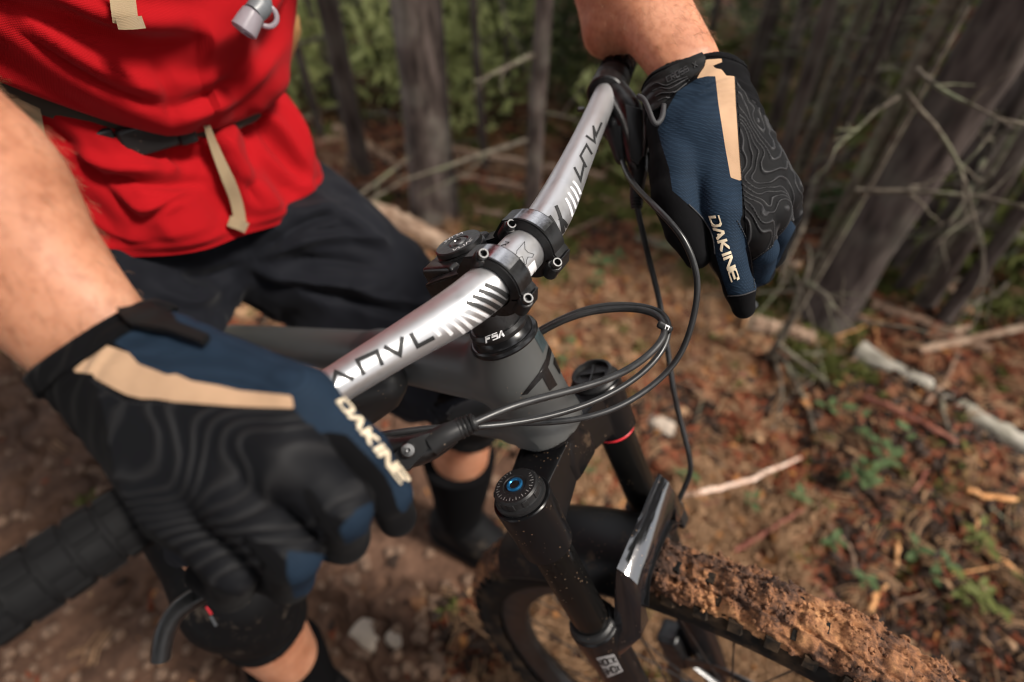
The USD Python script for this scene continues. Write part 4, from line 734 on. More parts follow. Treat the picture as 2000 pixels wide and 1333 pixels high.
# ---- grips
def along(s, y): return BC + (kR if s < 0 else kL) + (eR if s < 0 else eL) * (abs(y) - .13)
def grip(s, y0, y1, pads=True):
    A, C = along(s, y0), along(s, y1); ax = unit(C - A); L = np.linalg.norm(C - A)
    g = obj('grip', lathe(A, ax, [(.0113, 0), (.0158, 0), (.0170, .001), (.0170, .012), (.0158, .0135), (.0150, .0145), (.0150, L - .012), (.0170, L - .010), (.0172, L - .001), (.0162, L), (0, L)], 44), LOOK['grip_rubber'], bike, 30)
    R = frame(ax, (0, 0, 1)); vs, fs, o = [], [], 0
    nl, na = int((L - .03) / .0135), 9
    for i in range(nl):
        for j in range(na):
            z0 = .018 + i * .0135; z1 = z0 + .0115; t0 = 2 * np.pi * (j + .5 * (i % 2)) / na; t1 = t0 + 2 * np.pi / na * .84; tt = np.linspace(t0, t1, 4)
            for k, r in enumerate((.0148, .0166)):
                ins = 0 if k == 0 else .0006
                for z in (z0 + ins, z1 - ins): vs += [A + R @ V(r * math.cos(t), r * math.sin(t), z) for t in np.linspace(t0 + ins / r, t1 - ins / r, 4)]
            q = lambda k, zz, t: o + k * 8 + zz * 4 + t
            for t in range(3): fs += [[q(1, 0, t), q(1, 0, t + 1), q(1, 1, t + 1)], [q(1, 0, t), q(1, 1, t + 1), q(1, 1, t)], [q(0, 0, t), q(0, 0, t + 1), q(1, 0, t + 1)], [q(0, 0, t), q(1, 0, t + 1), q(1, 0, t)], [q(1, 1, t), q(1, 1, t + 1), q(0, 1, t + 1)], [q(1, 1, t), q(0, 1, t + 1), q(0, 1, t)]]
            for t in (0, 3): fs += [[q(0, 0, t), q(1, 0, t), q(1, 1, t)], [q(0, 0, t), q(1, 1, t), q(0, 1, t)]]
            o += 16
    p_ = define('raised_pads', np.array(vs), np.array(fs), LOOK['grip_rubber'], g); label(p_, kind='stuff')
    return g
grip(-1, .195, .405); grip(1, .262, .405)
# ---- fork
FO = .0105; HW = .0693
def L_(s, al, dp=0.0): return B(al, FO + dp, s * HW)
def acyl(al, pl, y, h, r0, r1): return mf.Manifold.cylinder(h, r0, r1, 48).transform(np.c_[frame(aX), B(al, pl, y)].tolist())
crown = acyl(.010, 0, 0, .030, .0255, .0270) + acyl(.0335, 0, 0, .005, .0282, .0282)
for s in (-1, 1):
    side = mf.Manifold.batch_hull([acyl(-.004, .002, s * .008, .036, .0195, .0225), acyl(-.026, FO - .003, s * HW, .050, .0160, .0180)])
    crown = crown + side + acyl(-.030, FO, s * HW, .058, .0222, .0240) + acyl(.028, FO, s * HW, .0012, .0240, .0232)
crown = crown + mf.Manifold.batch_hull([acyl(-.008, .010, -.012, .020, .014, .016), acyl(-.008, .010, .012, .020, .014, .016), acyl(.018, .0, 0, .012, .0250, .0260)])
obj('fork_crown', crown, LOOK['fork_black'], bike, 30)
def leg_dist(al): return al
for s in (-1, 1):
    st = obj('stanchion', cyl(L_(s, -.32), L_(s, .0), .0176, n=48), LOOK['stanchion_black'], bike, 30)
    low = obj('fork_lower', lathe(L_(s, -.515), aX, [(0, 0), (.018, 0), (.020, .03), (.0205, .20), (.0215, .30), (.0232, .335), (.0240, .352), (.0240, .360), (.0222, .3625), (.0183, .3625)], 48), LOOK['fork_black'], bike, 30)
    obj('seal', lathe(L_(s, -.1545), aX, [(.0177, 0), (.0222, 0), (.0228, .0012), (.0222, .0050), (.0200, .0075), (.0180, .0080)], 48), LOOK['matt_plastic'], low, 30)
    if s < 0:
        lab_t = lathe(L_(s, -.515), aX, [(0, 0), (.018, 0), (.020, .03), (.0205, .20), (.0215, .30), (.0232, .335), (.0240, .352), (.0240, .360)], 64)
        pnl = [(1164, 1300), (1203, 1277), (1217, 1311), (1180, 1332)]
        cr = [(1162, 1291), (1199, 1276), (1217, 1312), (1181, 1327)]
        obj('maker_label', drape(Polygon([(1164, 1285), (1199, 1277), (1217, 1311), (1187, 1324)]), lab_t, .0003, 0, 4), LOOK['print_clear'], low, True)
        obj('maker_label_lettering', drape(homog(word('ROCK', .25, .75, .25), [(1172, 1303), (1206, 1294), (1200, 1281), (1167, 1289)]), lab_t, .0006, 0, 3), LOOK['print_black'], low, True)
        obj('maker_label_lettering', drape(homog(word('SHOX', .25, .75, .25), [(1182, 1321), (1214, 1310), (1207, 1297), (1174, 1306)]), lab_t, .0006, 0, 3), LOOK['print_black'], low, True)
    else:
        obj('sag_ring', lathe(L_(s, -.0355), aX, [(.0176, 0), (.0196, .0004), (.0202, .0016), (.0196, .0030), (.0176, .0034)], 48), LOOK['red_ring'], bike, True)
# right leg: adjuster dial with ticks and a blue centre; left leg: plain slotted cap
dial = obj('adjuster_dial', lathe(L_(-1, .029), aX, [(0, 0), (.0205, 0), (.0212, .0012), (.0212, .004), (.0190, .005), (.0185, .0065), (.0185, .0115), (.0172, .0132), (.0100, .0140), (.0095, .0135), (0, .0132)], 60), LOOK['matt_plastic'], bike, 22)
obj('dial_centre', lathe(L_(-1, .0425), aX, [(.0040, 0), (.0066, 0), (.0066, .0012), (.0060, .0016), (.0046, .0015), (.0041, .0008), (.0040, .0)], 40), LOOK['blue_dial'], dial, 25)
obj('dial_bolt', lathe(L_(-1, .0422), aX, [(0, 0), (.0041, 0), (.0041, .0010), (.0018, .0012), (0, .0006)], 20), LOOK['anodised_black'], dial, 25)
tv, tf, o = [], [], 0
for k in range(34):
    t = 2 * np.pi * k / 34; e1, e2 = pX * math.cos(t) + YX * math.sin(t), -pX * math.sin(t) + YX * math.cos(t)
    if 7 <= k <= 12: continue
    r0, r1, h0, h1 = (.0128, .0156, .01400, .0137) if k % 2 else (.0142, .0156, .0138, .0137)
    b0 = L_(-1, .029)
    tv += [b0 + e1 * r0 + e2 * .00025 + aX * h0, b0 + e1 * r1 + e2 * .00035 + aX * h1, b0 + e1 * r1 - e2 * .00035 + aX * h1, b0 + e1 * r0 - e2 * .00025 + aX * h0]
    tf += [[o, o + 2, o + 1], [o, o + 3, o + 2]] if (np.cross(tv[o + 1] - tv[o], tv[o + 2] - tv[o]) @ aX) < 0 else [[o, o + 1, o + 2], [o, o + 2, o + 3]]; o += 4
label(define('dial_ticks', np.array(tv), np.array(tf), LOOK['print_clear'], dial), kind='stuff')
for k in range(10):
    t = 2 * np.pi * k / 10; b0 = L_(-1, .029); e1, e2 = pX * math.cos(t) + YX * math.sin(t), -pX * math.sin(t) + YX * math.cos(t)
    obj('dial_knurl', place(rbox((.0018, .005, .006), .0006, 6), np.c_[e1, e2, aX], b0 + e1 * .0184 + aX * .0085), LOOK['matt_plastic'], dial, 30)
air = obj('air_cap', lathe(L_(1, .029), aX, [(0, 0), (.0215, 0), (.0220, .002), (.0205, .004), (.0195, .0095), (.0180, .0105), (.0165, .0105), (.0158, .006), (0, .006)], 56), LOOK['matt_plastic'], bike, 22)
for t in (0.3, 0.3 + np.pi / 2):
    e1, e2 = pX * math.cos(t) + YX * math.sin(t), -pX * math.sin(t) + YX * math.cos(t)
    obj('cap_rib', place(rbox((.024, .0016, .003), .0005, 6), np.c_[e1, e2, aX], L_(1, .0365)), LOOK['anodised_black'], air, 30)
# arch: bevelled beam over the tyre and its two legs
def sec(y, al, pl0, pl1, th, drop):
    pl0 = .044 if y < 0 else .051
    p0, p1 = V(pl0 + .004, al + .020), V(pl1, al - .004); nn_ = unit(V(-(p1 - p0)[1], (p1 - p0)[0])); arc = [p0 * (1 - t) + p1 * t + nn_ * .0032 * 4 * t * (1 - t) for t in np.linspace(0, 1, 8)]
    return [B(q[1], q[0], y) for q in arc] + [ B(al - th - .004, pl1 - .003, y), B(al - th + .01, pl0, y), B(al + .012, pl0, y)]
beam = hull_pts(sec(-.046, -.105, .034, .064, .020, .002) + sec(.050, -.088, .034, .064, .020, .002))
archm = beam
for s in (-1, 1):
    yb = -.046 if s < 0 else .050; al = -.105 if s < 0 else -.088
    mid = [B(al - .052, .030, s * .066), B(al - .052, .058, s * .066), B(al - .058, .030, s * .048), B(al - .058, .056, s * .046)]
    archm = archm + hull_pts(sec(yb, al, .034, .064, .020, .002) + mid)
    archm = archm + mf.Manifold.batch_hull([hull_pts(mid), mf.Manifold.sphere(.012, 16).translate(list(L_(s, -.185, .012)))])
obj('fork_arch', archm, LOOK['arch_gloss'], bike, 26)
obj('hose_guide', place(rbox((.020, .014, .030), .002), np.c_[pX, YX, -aX], P(1318, 1003, .612)), LOOK['matt_plastic'], bike, 30)
obj('hose_guide', place(rbox((.011, .008, .022), .002), np.c_[pX, YX, -aX], P(1296, 1043, .620)), LOOK['matt_plastic'], bike, 30)
# mudguard
gv = []
tg, wg = np.linspace(math.radians(113), math.radians(143), 22), np.linspace(-1, 1, 13)
for rr_ in (0, .0022):
    for t in tg:
        for w in wg:
            half = .046 + .004 * math.sin((t - tg[0]) * 3); drop = .014 * abs(w) ** 2.2 + .012 * max(0, abs(w) - .72) * 3
            gv.append(AXLE + V(math.cos(t), 0, math.sin(t)) * (.398 + rr_ - drop) + YX * half * w)
gv = np.array(gv); nw, nt = len(wg), len(tg); gf = []
for k in range(2):
    for i in range(nt - 1):
        for j in range(nw - 1):
            a_, b_, c_, d_ = [k * nt * nw + q for q in (i * nw + j, i * nw + j + 1, (i + 1) * nw + j + 1, (i + 1) * nw + j)]
            gf += ([[a_, b_, c_], [a_, c_, d_]] if k else [[a_, c_, b_], [a_, d_, c_]])
edge = [(0, j) for j in range(nw)] + [(i, nw - 1) for i in range(1, nt)] + [(nt - 1, j) for j in range(nw - 2, -1, -1)] + [(i, 0) for i in range(nt - 2, 0, -1)]
for (i0, j0), (i1, j1) in zip(edge, edge[1:] + edge[:1]):
    a_, b_ = i0 * nw + j0, i1 * nw + j1; gf += [[a_, b_, b_ + nt * nw], [a_, b_ + nt * nw, a_ + nt * nw]]
gt = trimesh.Trimesh(gv, np.array(gf), process=False); trimesh.repair.fix_normals(gt)
obj('mudguard', gt, LOOK['guard_plastic'], bike, 30)
# ---- wheels
RW, RT = .341, .0305
def wheel_pt(c, t, r, y): return c + V(math.cos(t), 0, math.sin(t)) * r + YX * y
def tyre_mesh(c, n=160, m=20):
    th = np.linspace(0, 2 * np.pi, n, endpoint=False); ph = np.linspace(math.radians(-128), math.radians(128), m)
    v = np.array([wheel_pt(c, t, RW + RT * math.cos(q), RT * .97 * math.sin(q)) for t in th for q in ph])
    i, j = np.meshgrid(np.arange(n), np.arange(m - 1), indexing='ij'); i, j = i.ravel(), j.ravel(); i2 = (i + 1) % n
    return trimesh.Trimesh(v, np.vstack([np.c_[i * m + j, i * m + j + 1, i2 * m + j + 1], np.c_[i * m + j, i2 * m + j + 1, i2 * m + j]]), process=False)
def fixed(m):
    trimesh.repair.fix_normals(m); return m
def knob_mesh(c, n=74):
    bs = []
    for i in range(n):
        for row, (q, w, l) in enumerate(((0, .012, .012), (-30, .010, .010), (30, .010, .010), (-58, .011, .013), (58, .011, .013))):
            t = 2 * np.pi * (i + .5 * (row in (1, 2))) / n; q = math.radians(q)
            nrm = V(math.cos(t) * math.cos(q), math.sin(q), math.sin(t) * math.cos(q)); tan = V(-math.sin(t), 0, math.cos(t)); sid = np.cross(nrm, tan)
            bs.append(hull_pts([wheel_pt(c, t, RW + RT * math.cos(q), RT * .97 * math.sin(q)) + nrm * h + tan * l / 2 * a_ * k + sid * w / 2 * b_ * k for h, k in ((-.003, 1.15), (.0042, .85)) for a_ in (-1, 1) for b_ in (-1, 1)]))
    return cat_mesh(bs)
def ring_profile(c, prof, n=140):
    return fixed(place(trimesh.creation.revolve(np.array(prof, float), sections=n), frame(YX), c))
def build_wheel(c, front):
    ty = obj('tyre', fixed(tyre_mesh(c)), LOOK['tyre_rubber'], bike, 60)
    label(obj('tread_knobs', knob_mesh(c), LOOK['tyre_rubber'], ty, False), kind='stuff')
    rm = obj('rim', ring_profile(c, [(.312, -.0175), (.322, -.0178), (.323, -.0150), (.3185, -.013), (.308, -.013), (.296, -.009), (.291, 0), (.296, .009), (.308, .013), (.3185, .013), (.323, .0150), (.322, .0178), (.312, .0175), (.300, .013), (.2885, .006), (.287, 0), (.2885, -.006), (.300, -.013), (.312, -.0175)]), LOOK['rim_black'], bike, 40)
    hb = obj('hub', cat_mesh([cyl(c - YX * .05, c + YX * .05, .012, n=24), cyl(c + YX * .026, c + YX * .032, .027, n=32), cyl(c - YX * .03, c - YX * .026, .024, n=32)]), LOOK['anodised_black'], bike, 30)
    for k in range(28 if front else 20):
        s = 1 if k % 2 else -1; t = 2 * np.pi * k / (28 if front else 20); t2 = t + (.55 if (k // 2) % 2 else -.55)
        obj('spoke', sweep(np.array([wheel_pt(c, t2, .024, s * .028), wheel_pt(c, t, .291, s * .002)]), .0010, 5), LOOK['hose_black'], bike, True)
    if front:
        rot = obj('brake_rotor', ring_profile(c + YX * .040, [(.072, -.0009), (.090, -.0009), (.090, .0009), (.072, .0009), (.072, -.0009)], 90), LOOK['bolt_steel'], bike, 20)
        for k in range(6):
            t = 2 * np.pi * k / 6; obj('rotor_arm', sweep(np.array([wheel_pt(c, t, .022, .0402), wheel_pt(c, t + .5, .074, .0402)]), .004, 8, .0009, up=YX), LOOK['bolt_steel'], rot, True)
        obj('brake_caliper', place(rbox((.034, .03, .07), .006), frame(aX), B(-.43, -.02, .052)), LOOK['anodised_black'], bike, 30)
    return ty
front_tyre = build_wheel(AXLE, True)
build_wheel(V(-1.02, 0, .372), False)
for s in (-1, 1): obj('chainstay', sweep(catmull([V(-.46, s * .03, .42), V(-.7, s * .05, .40), V(-1.02, s * .06, .372)], 10), .012, 12), LOOK['frame_grey'], bike, True)
for s in (-1, 1): obj('seatstay', sweep(catmull([V(-.52, s * .02, .68), V(-.75, s * .05, .54), V(-1.02, s * .06, .372)], 10), .009, 12), LOOK['frame_grey'], bike, True)
# mud caked on the front tyre: a rough layer over the tread with a ragged edge, and clods stuck on it
t0, t1 = math.radians(40), math.radians(186); nt, nm = 640, 76
tt, qq = np.meshgrid(np.linspace(t0, t1, nt), np.linspace(math.radians(-66), math.radians(74), nm), indexing='ij')
base = AXLE + np.stack([np.cos(tt) * (RW + RT * np.cos(qq)), RT * .97 * np.sin(qq), np.sin(tt) * (RW + RT * np.cos(qq))], -1)
nr = np.stack([np.cos(tt) * np.cos(qq), np.sin(qq), np.sin(tt) * np.cos(qq)], -1)
nz = meshkit.fbm(base / .020, 5, 3); nf = meshkit.fbm(base / .0052, 3, 9); n2 = meshkit.fbm(base / .045, 3, 21)
edge_ = np.minimum((qq + math.radians(66)) / .55, (math.radians(74) - qq) / .45); edge_ = np.clip(edge_, 0, 1)
lift = .0062 * (edge_ ** .6) + .017 * np.clip(nz - .44, 0, 1) * edge_ + .0060 * (nf - .5) * (edge_ > 0) - .010 * np.clip(.46 - n2, 0, 1) - .004 * (1 - edge_)
knobby = np.clip(np.sin(tt * 74 + np.pi * (np.abs(qq) > .35)) * 3, -1, 1) * np.clip(np.cos(qq * 6.2) * 3, -1, 1); lift += .0022 * knobby * edge_ * np.clip((1.05 - np.abs(qq)) / .2, 0, 1); lift *= np.where(tt > math.radians(118), .62, 1.0)
mv = (base + nr * lift[..., None]).reshape(-1, 3); i, j = np.meshgrid(np.arange(nt - 1), np.arange(nm - 1), indexing='ij'); i, j = i.ravel(), j.ravel()
mfc = np.vstack([np.c_[i * nm + j, i * nm + j + 1, (i + 1) * nm + j + 1], np.c_[i * nm + j, (i + 1) * nm + j + 1, (i + 1) * nm + j]])
mn = vnormals(mv, mfc)
if (mn * nr.reshape(-1, 3)).sum() < 0: mfc = mfc[:, ::-1]; mn = -mn
define('caked_mud', mv, mfc, LOOK['mud'], front_tyre, mn)
cl_v, cl_f, o = [], [], 0; ico = trimesh.creation.icosphere(0)
for k in range(9000):
    a_, b_ = RNG.integers(nt), RNG.integers(6, nm - 6)
    if nz[a_, b_] < RNG.uniform(.40, .58): continue
    s_ = .0005 + .0022 * RNG.random() ** 4; q = ico.vertices * s_ * RNG.uniform(.6, 1.3, 3) * (1 + .5 * (RNG.random((len(ico.vertices), 1)) - .5)); q = q @ trimesh.transformations.random_rotation_matrix(RNG.random(3))[:3, :3]
    cl_v.append(q + mv[a_ * nm + b_] + nr[a_, b_] * s_ * .5); cl_f.append(ico.faces + o); o += len(q)
label(define('mud_crumbs', np.vstack(cl_v), np.vstack(cl_f), LOOK['mud'], front_tyre), kind='stuff')
# ---- brakes and hoses
def body_along(pts, rad, n=20, rb=None, up=None): return sweep(catmull(pts, 24), np.interp(np.linspace(0, 1, 24), np.linspace(0, 1, len(rad)), rad), n, rb=None if rb is None else np.interp(np.linspace(0, 1, 24), np.linspace(0, 1, len(rb)), rb), up=up)
# left lever: clamp, reservoir body, blade, hose boot; dropper remote with its cable boot
lc = along(1, .247); lax = unit(eL)
lev = obj('brake_lever', body_along([P(1196, 178, .545), P(1222, 215, .535), P(1240, 270, .525), P(1248, 345, .52)], [.013, .0145, .0125, .008], 24), LOOK['anodised_black'], bike, 40)
obj('bar_clamp', lathe(lc - lax * .010, lax, [(.0113, 0), (.0165, 0), (.0178, .0015), (.0178, .0165), (.0165, .018), (.0113, .018)], 44), LOOK['anodised_black'], lev, 30)
obj('clamp_bolt', lathe(P(1141, 214, .545), -RGT, [(0, 0), (.0024, 0), (.0024, .005), (.0018, .006), (0, .006)], 18), LOOK['bolt_steel'], lev, 30)
obj('collar', lathe(lc + lax * .010, lax, [(.0113, 0), (.0165, 0), (.0172, .002), (.0172, .013), (.016, .0145), (.0113, .0145)], 40), LOOK['matt_plastic'], lev, 30)
obj('reservoir_cap', hull_pts([P(u, v, d) for u, v, d in ((1222, 205, .510), (1254, 214, .512), (1256, 300, .508), (1246, 322, .508), (1232, 310, .510), (1222, 205, .525), (1258, 214, .525), (1259, 310, .52), (1232, 320, .52))]), LOOK['matt_plastic'], lev, 20)
obj('lever_edge', body_along([P(1259, 216, .508), P(1263, 262, .504), P(1258, 306, .506)], [.0018, .0032, .0015], 12), LOOK['bolt_steel'] if False else LOOK['matt_plastic'], lev, 40)
obj('lever_blade', body_along([P(1262, 300, .52), P(1320, 400, .53), P(1400, 520, .535), P(1470, 600, .55)], [.006, .006, .005, .006], 14), LOOK['anodised_black'], lev, 40)
obj('lever_print', sweep(np.array([P(1236, 268, .5105), P(1237, 278, .5105), P(1238, 302, .5105)]), .0008, 6), LOOK['print_clear'], lev, True)
obj('hose_boot', body_along([P(1248, 335, .515), P(1245, 362, .517), P(1243, 384, .519), P(1243, 408, .52)], [.0075, .0066, .0058, .0046], 24), LOOK['matt_plastic'], lev, 40)
for k in range(4): obj('boot_ring', body_along([P(1243.5, 384 + 6 * k, .519), P(1243.3, 387 + 6 * k, .519)], [.0064 - .0003 * k, .0064 - .0003 * k], 20), LOOK['matt_plastic'], lev, 30)
rem = obj('dropper_remote', body_along([P(1168, 250, .555), P(1188, 245, .545), P(1205, 255, .538), P(1214, 275, .535)], [.006, .011, .0125, .009], 24), LOOK['matt_plastic'], bike, 40)
obj('cable_boot', body_along([P(1206, 258, .532), P(1209, 285, .530), P(1213, 308, .528), P(1216, 316, .527)], [.0110, .0085, .0062, .0045], 22), LOOK['matt_plastic'], rem, 40)
obj('thumb_paddle', body_along([P(1170, 252, .560), P(1150, 262, .58), P(1160, 300, .59)], [.006, .008, .005], 14), LOOK['matt_plastic'], rem, 40)
# right lever
rl = obj('brake_lever', hull_pts([P(*q) for q in ((752, 902, .350), (802, 858, .350), (838, 846, .352), (850, 862, .352), (800, 916, .350), (762, 925, .352), (752, 902, .372), (838, 846, .375), (850, 866, .376), (800, 920, .374))]), LOOK['matt_plastic'], bike, 20)
obj('lever_body', body_along([P(700, 880, .375), P(780, 885, .365), P(845, 868, .362), P(885, 848, .362)], [.012, .011, .0095, .0062], 22), LOOK['anodised_black'], rl, 40)
Xb = P(797, 880, .3478); obj('pivot_bolt', lathe(Xb + toward(Xb) * -.002, toward(Xb), [(0, 0), (.0044, 0), (.0044, .0022), (.0038, .0032), (.0014, .0034), (.0011, .0024), (0, .0022)], 32), LOOK['bolt_steel'], rl, 25)
obj('hose_boot', body_along([P(842, 868, .357), P(875, 848, .358), P(902, 836, .360), P(930, 824, .362)], [.0078, .0072, .0062, .0050], 24), LOOK['matt_plastic'], rl, 40)
for k in range(4): obj('boot_ring', body_along([P(897 + 8.5 * k, 838 - 3.8 * k, .360), P(901 + 8.5 * k, 836.2 - 3.8 * k, .360)], [.0069 - .0003 * k, .0069 - .0003 * k], 20), LOOK['matt_plastic'], rl, 30)
obj('lever_blade', body_along([P(740, 915, .366), P(640, 1000, .345), P(520, 1085, .325), P(415, 1150, .312), P(352, 1188, .308), P(322, 1236, .306), P(314, 1288, .306)], [.007, .006, .0055, .0050, .0052, .0052, .0048], 16), LOOK['anodised_black'], rl, 40)
cables = [([(1243, 400, .520), (1252, 440, .525), (1266, 500, .53), (1290, 600, .54), (1312, 740, .55), (1326, 810, .565), (1347, 895, .58), (1346, 930, .592), (1328, 972, .603), (1314, 998, .610)], .0027, 'front_brake_hose', 90),
    ([(1214, 308, .528), (1226, 342, .505), (1260, 385, .455), (1295, 420, .43), (1332, 464, .423), (1355, 515, .425), (1362, 562, .430), (1352, 630, .440), (1322, 702, .448), (1265, 760, .448), (1195, 800, .442), (1120, 820, .438), (1050, 826, .437), (985, 826, .44), (900, 826, .50)], .0024, 'dropper_cable', 140),
    ([(922, 828, .361), (1000, 795, .372), (1100, 767, .39), (1200, 735, .41), (1268, 692, .43), (1297, 652, .44), (1287, 620, .45), (1235, 604, .462), (1150, 611, .470), (1085, 634, .476), (1040, 660, .485)], .0027, 'rear_brake_hose', 140),
    ([(745, 850, .372), (850, 837, .372), (940, 833, .376), (1030, 822, .388), (1130, 796, .405), (1225, 750, .423), (1285, 696, .438), (1305, 652, .445), (1296, 616, .454), (1240, 597, .464), (1150, 603, .473), (1080, 631, .480), (1035, 655, .488)], .0023, 'shift_cable', 140)]
for pts, r, nm, n in cables: obj(nm, sweep(catmull(PP(*pts), n), r, 14), LOOK['hose_black'], bike, True)
ck = [P(1285, 632, .443), P(1312, 646, .443)]
clipm = obj('cable_clip', place(rbox((.0125, .0062, .0085), .002), np.c_[unit(ck[1] - ck[0]), unit(np.cross(toward(ck[0]), unit(ck[1] - ck[0]))), toward(ck[0])] if True else None, (ck[0] + ck[1]) / 2 + V(0, 0, 0)), LOOK['matt_plastic'], bike, 30)
cm = place(rbox((.0125, .0062, .0085), .002), np.c_[unit(ck[1] - ck[0]), unit(np.cross(toward(ck[0]), unit(ck[1] - ck[0]))), toward(ck[0])], (ck[0] + ck[1]) / 2)
obj('clip_mark', drape(homog(strokes([[(0, 0), (0, 1), (1, 1), (1, .3)]], .28), [(1298, 646), (1303, 648), (1307, 639), (1301, 636)]), cm, .0003, 0, 2), LOOK['print_white'], clipm, True)
# frame bag under the top tube and the tyre strap seen through the frame
obj('frame_bag', hull_spheres([(P(700, 760, .52), .022), (P(752, 748, .52), .020), (P(690, 800, .54), .022), (P(748, 768, .53), .018), (P(620, 800, .56), .025)], 24), LOOK['matt_plastic'], bike, 40)
# ================================================================ the rider
plain('cloth_red', (0.50, 0.012, 0.016), 0.72, 0, 0.05, 15, sheen_weight=0.25, sheen_roughness=0.4, sheen_tint=(1, .35, .3)) if False else None
def fabric(name, col, weave, rough=0.8, sheen=0.2, var=0.10, bump=0.35, bdist=0.0006, axis='diag', mesh=0.0, scale=9.0):
    """cloth: two crossed fine wave patterns give the knit, a wide noise the fading"""
    col = np.asarray(col, float)
    nodes = {'tc': ('texture_coordinate', {}), 'n': ('noise_texture', {'scale': scale, 'detail': 5.0}), 'r': ('rgb_ramp', {'ramp': [(0.3, tuple(col * (1 - var))), (0.7, tuple(col * (1 + var)))]}),
        'w1': ('wave_texture', {'bands_direction': 'z', 'scale': weave, 'distortion': 0.6, 'detail': 1.0}), 'w2': ('wave_texture', {'bands_direction': 'y', 'scale': weave * 1.3, 'distortion': 0.6, 'detail': 1.0}),
        'm': ('math', {'math_type': 'multiply'}), 'k': ('mix_color', {'blend_type': 'multiply', 'fac': mesh}), 'kr': ('rgb_ramp', {'ramp': [(0.25, (0.45, 0.45, 0.45)), (0.6, (1.05, 1.05, 1.05))]}),
        'b': ('bump', {'strength': bump, 'distance': bdist}), 'p': ('principled_bsdf', {'roughness': rough, 'sheen_weight': sheen, 'sheen_roughness': 0.45, 'specular_ior_level': 0.06})}
    return mat(name, nodes, [('tc.object', 'n.vector'), ('tc.object', 'w1.vector'), ('tc.object', 'w2.vector'), ('w1.fac', 'm.value1'), ('w2.fac', 'm.value2'), ('n.fac', 'r.fac'), ('m.value', 'kr.fac'), ('r.color', 'k.a'), ('kr.color', 'k.b'),
        ('k.result', 'p.base_color'), ('m.value', 'b.height'), ('b.normal', 'p.normal')])
fabric('shirt_red', (0.30, 0.005, 0.008), 200, 0.85, 0.02, 0.05, 0.4, 0.0007, mesh=0.25)
fabric('shorts_navy', (0.0070, 0.0076, 0.0104), 420, 0.72, 0.04, 0.10, 0.25, 0.0004)
fabric('glove_blue', (0.0135, 0.025, 0.043), 170, 0.7, 0.0, 0.12, 0.4, 0.0004, mesh=0.45, scale=30)
fabric('glove_tan', (0.41, 0.265, 0.165), 600, 0.7, 0.1, 0.08, 0.3, 0.0004, scale=30)
fabric('glove_black', (0.0038, 0.0038, 0.0044), 500, 0.85, 0.02, 0.2, 0.3, 0.0004, scale=30)
fabric('sock_black', (0.0035, 0.0035, 0.004), 240, 0.9, 0.0, 0.1, 0.5, 0.001)
fabric('webbing_tan', (0.36, 0.27, 0.165), 330, 0.8, 0.1, 0.15, 0.7, 0.0009, mesh=0.4)
fabric('belt_brown', (0.045, 0.037, 0.030), 250, 0.85, 0.1, 0.15, 0.5, 0.0009)
fabric('pack_ochre', (0.33, 0.17, 0.065), 200, 0.8, 0.1, 0.15, 0.4, 0.0009)
mat('glove_rubber', {'at': ('attribute', {'attribute': 'ridge'}), 'm': ('mix_color', {'a': (0.0040, 0.0041, 0.0048), 'b': (0.030, 0.030, 0.032)}), 'r': ('map_range', {'clamp': True, 'to_min': 0.75, 'to_max': 0.42}), 'p': ('principled_bsdf', {'specular_ior_level': 0.15})},
    [('at.fac', 'm.fac'), ('at.fac', 'r.value'), ('m.result', 'p.base_color'), ('r.result', 'p.roughness')])
mat('glove_rubber_worn', {'at': ('attribute', {'attribute': 'ridge'}), 'm': ('mix_color', {'a': (0.0050, 0.0054, 0.0068), 'b': (0.0155, 0.0155, 0.0165)}), 'p': ('principled_bsdf', {'specular_ior_level': 0.12, 'roughness': 0.62})}, [('at.fac', 'm.fac'), ('m.result', 'p.base_color')])
plain('glove_ridge', (0.026, 0.026, 0.027), 0.45, 0, 0.2, 60, rvar=0.08)
plain('glove_print', (0.68, 0.57, 0.41), 0.6, 0, 0.08, 60)
plain('glove_strap', (0.006, 0.006, 0.006), 0.5, 0, 0.2, 60, specular_ior_level=0.2)
plain('thread_black', (0.02, 0.02, 0.022), 0.7)
dusty('pad_black', (0.0035, 0.0035, 0.004), dust=(0.13, 0.10, 0.075), rough=0.7, lo=0.58, hi=0.78, scale=22, specular_ior_level=0.12)
plain('valve_grey', (0.10, 0.11, 0.12), 0.35, 0, 0.1)
mat('valve_clear', {'p': ('principled_bsdf', {'base_color': (0.42, 0.38, 0.42), 'roughness': 0.28, 'transmission_weight': 0.55, 'ior': 1.42})})
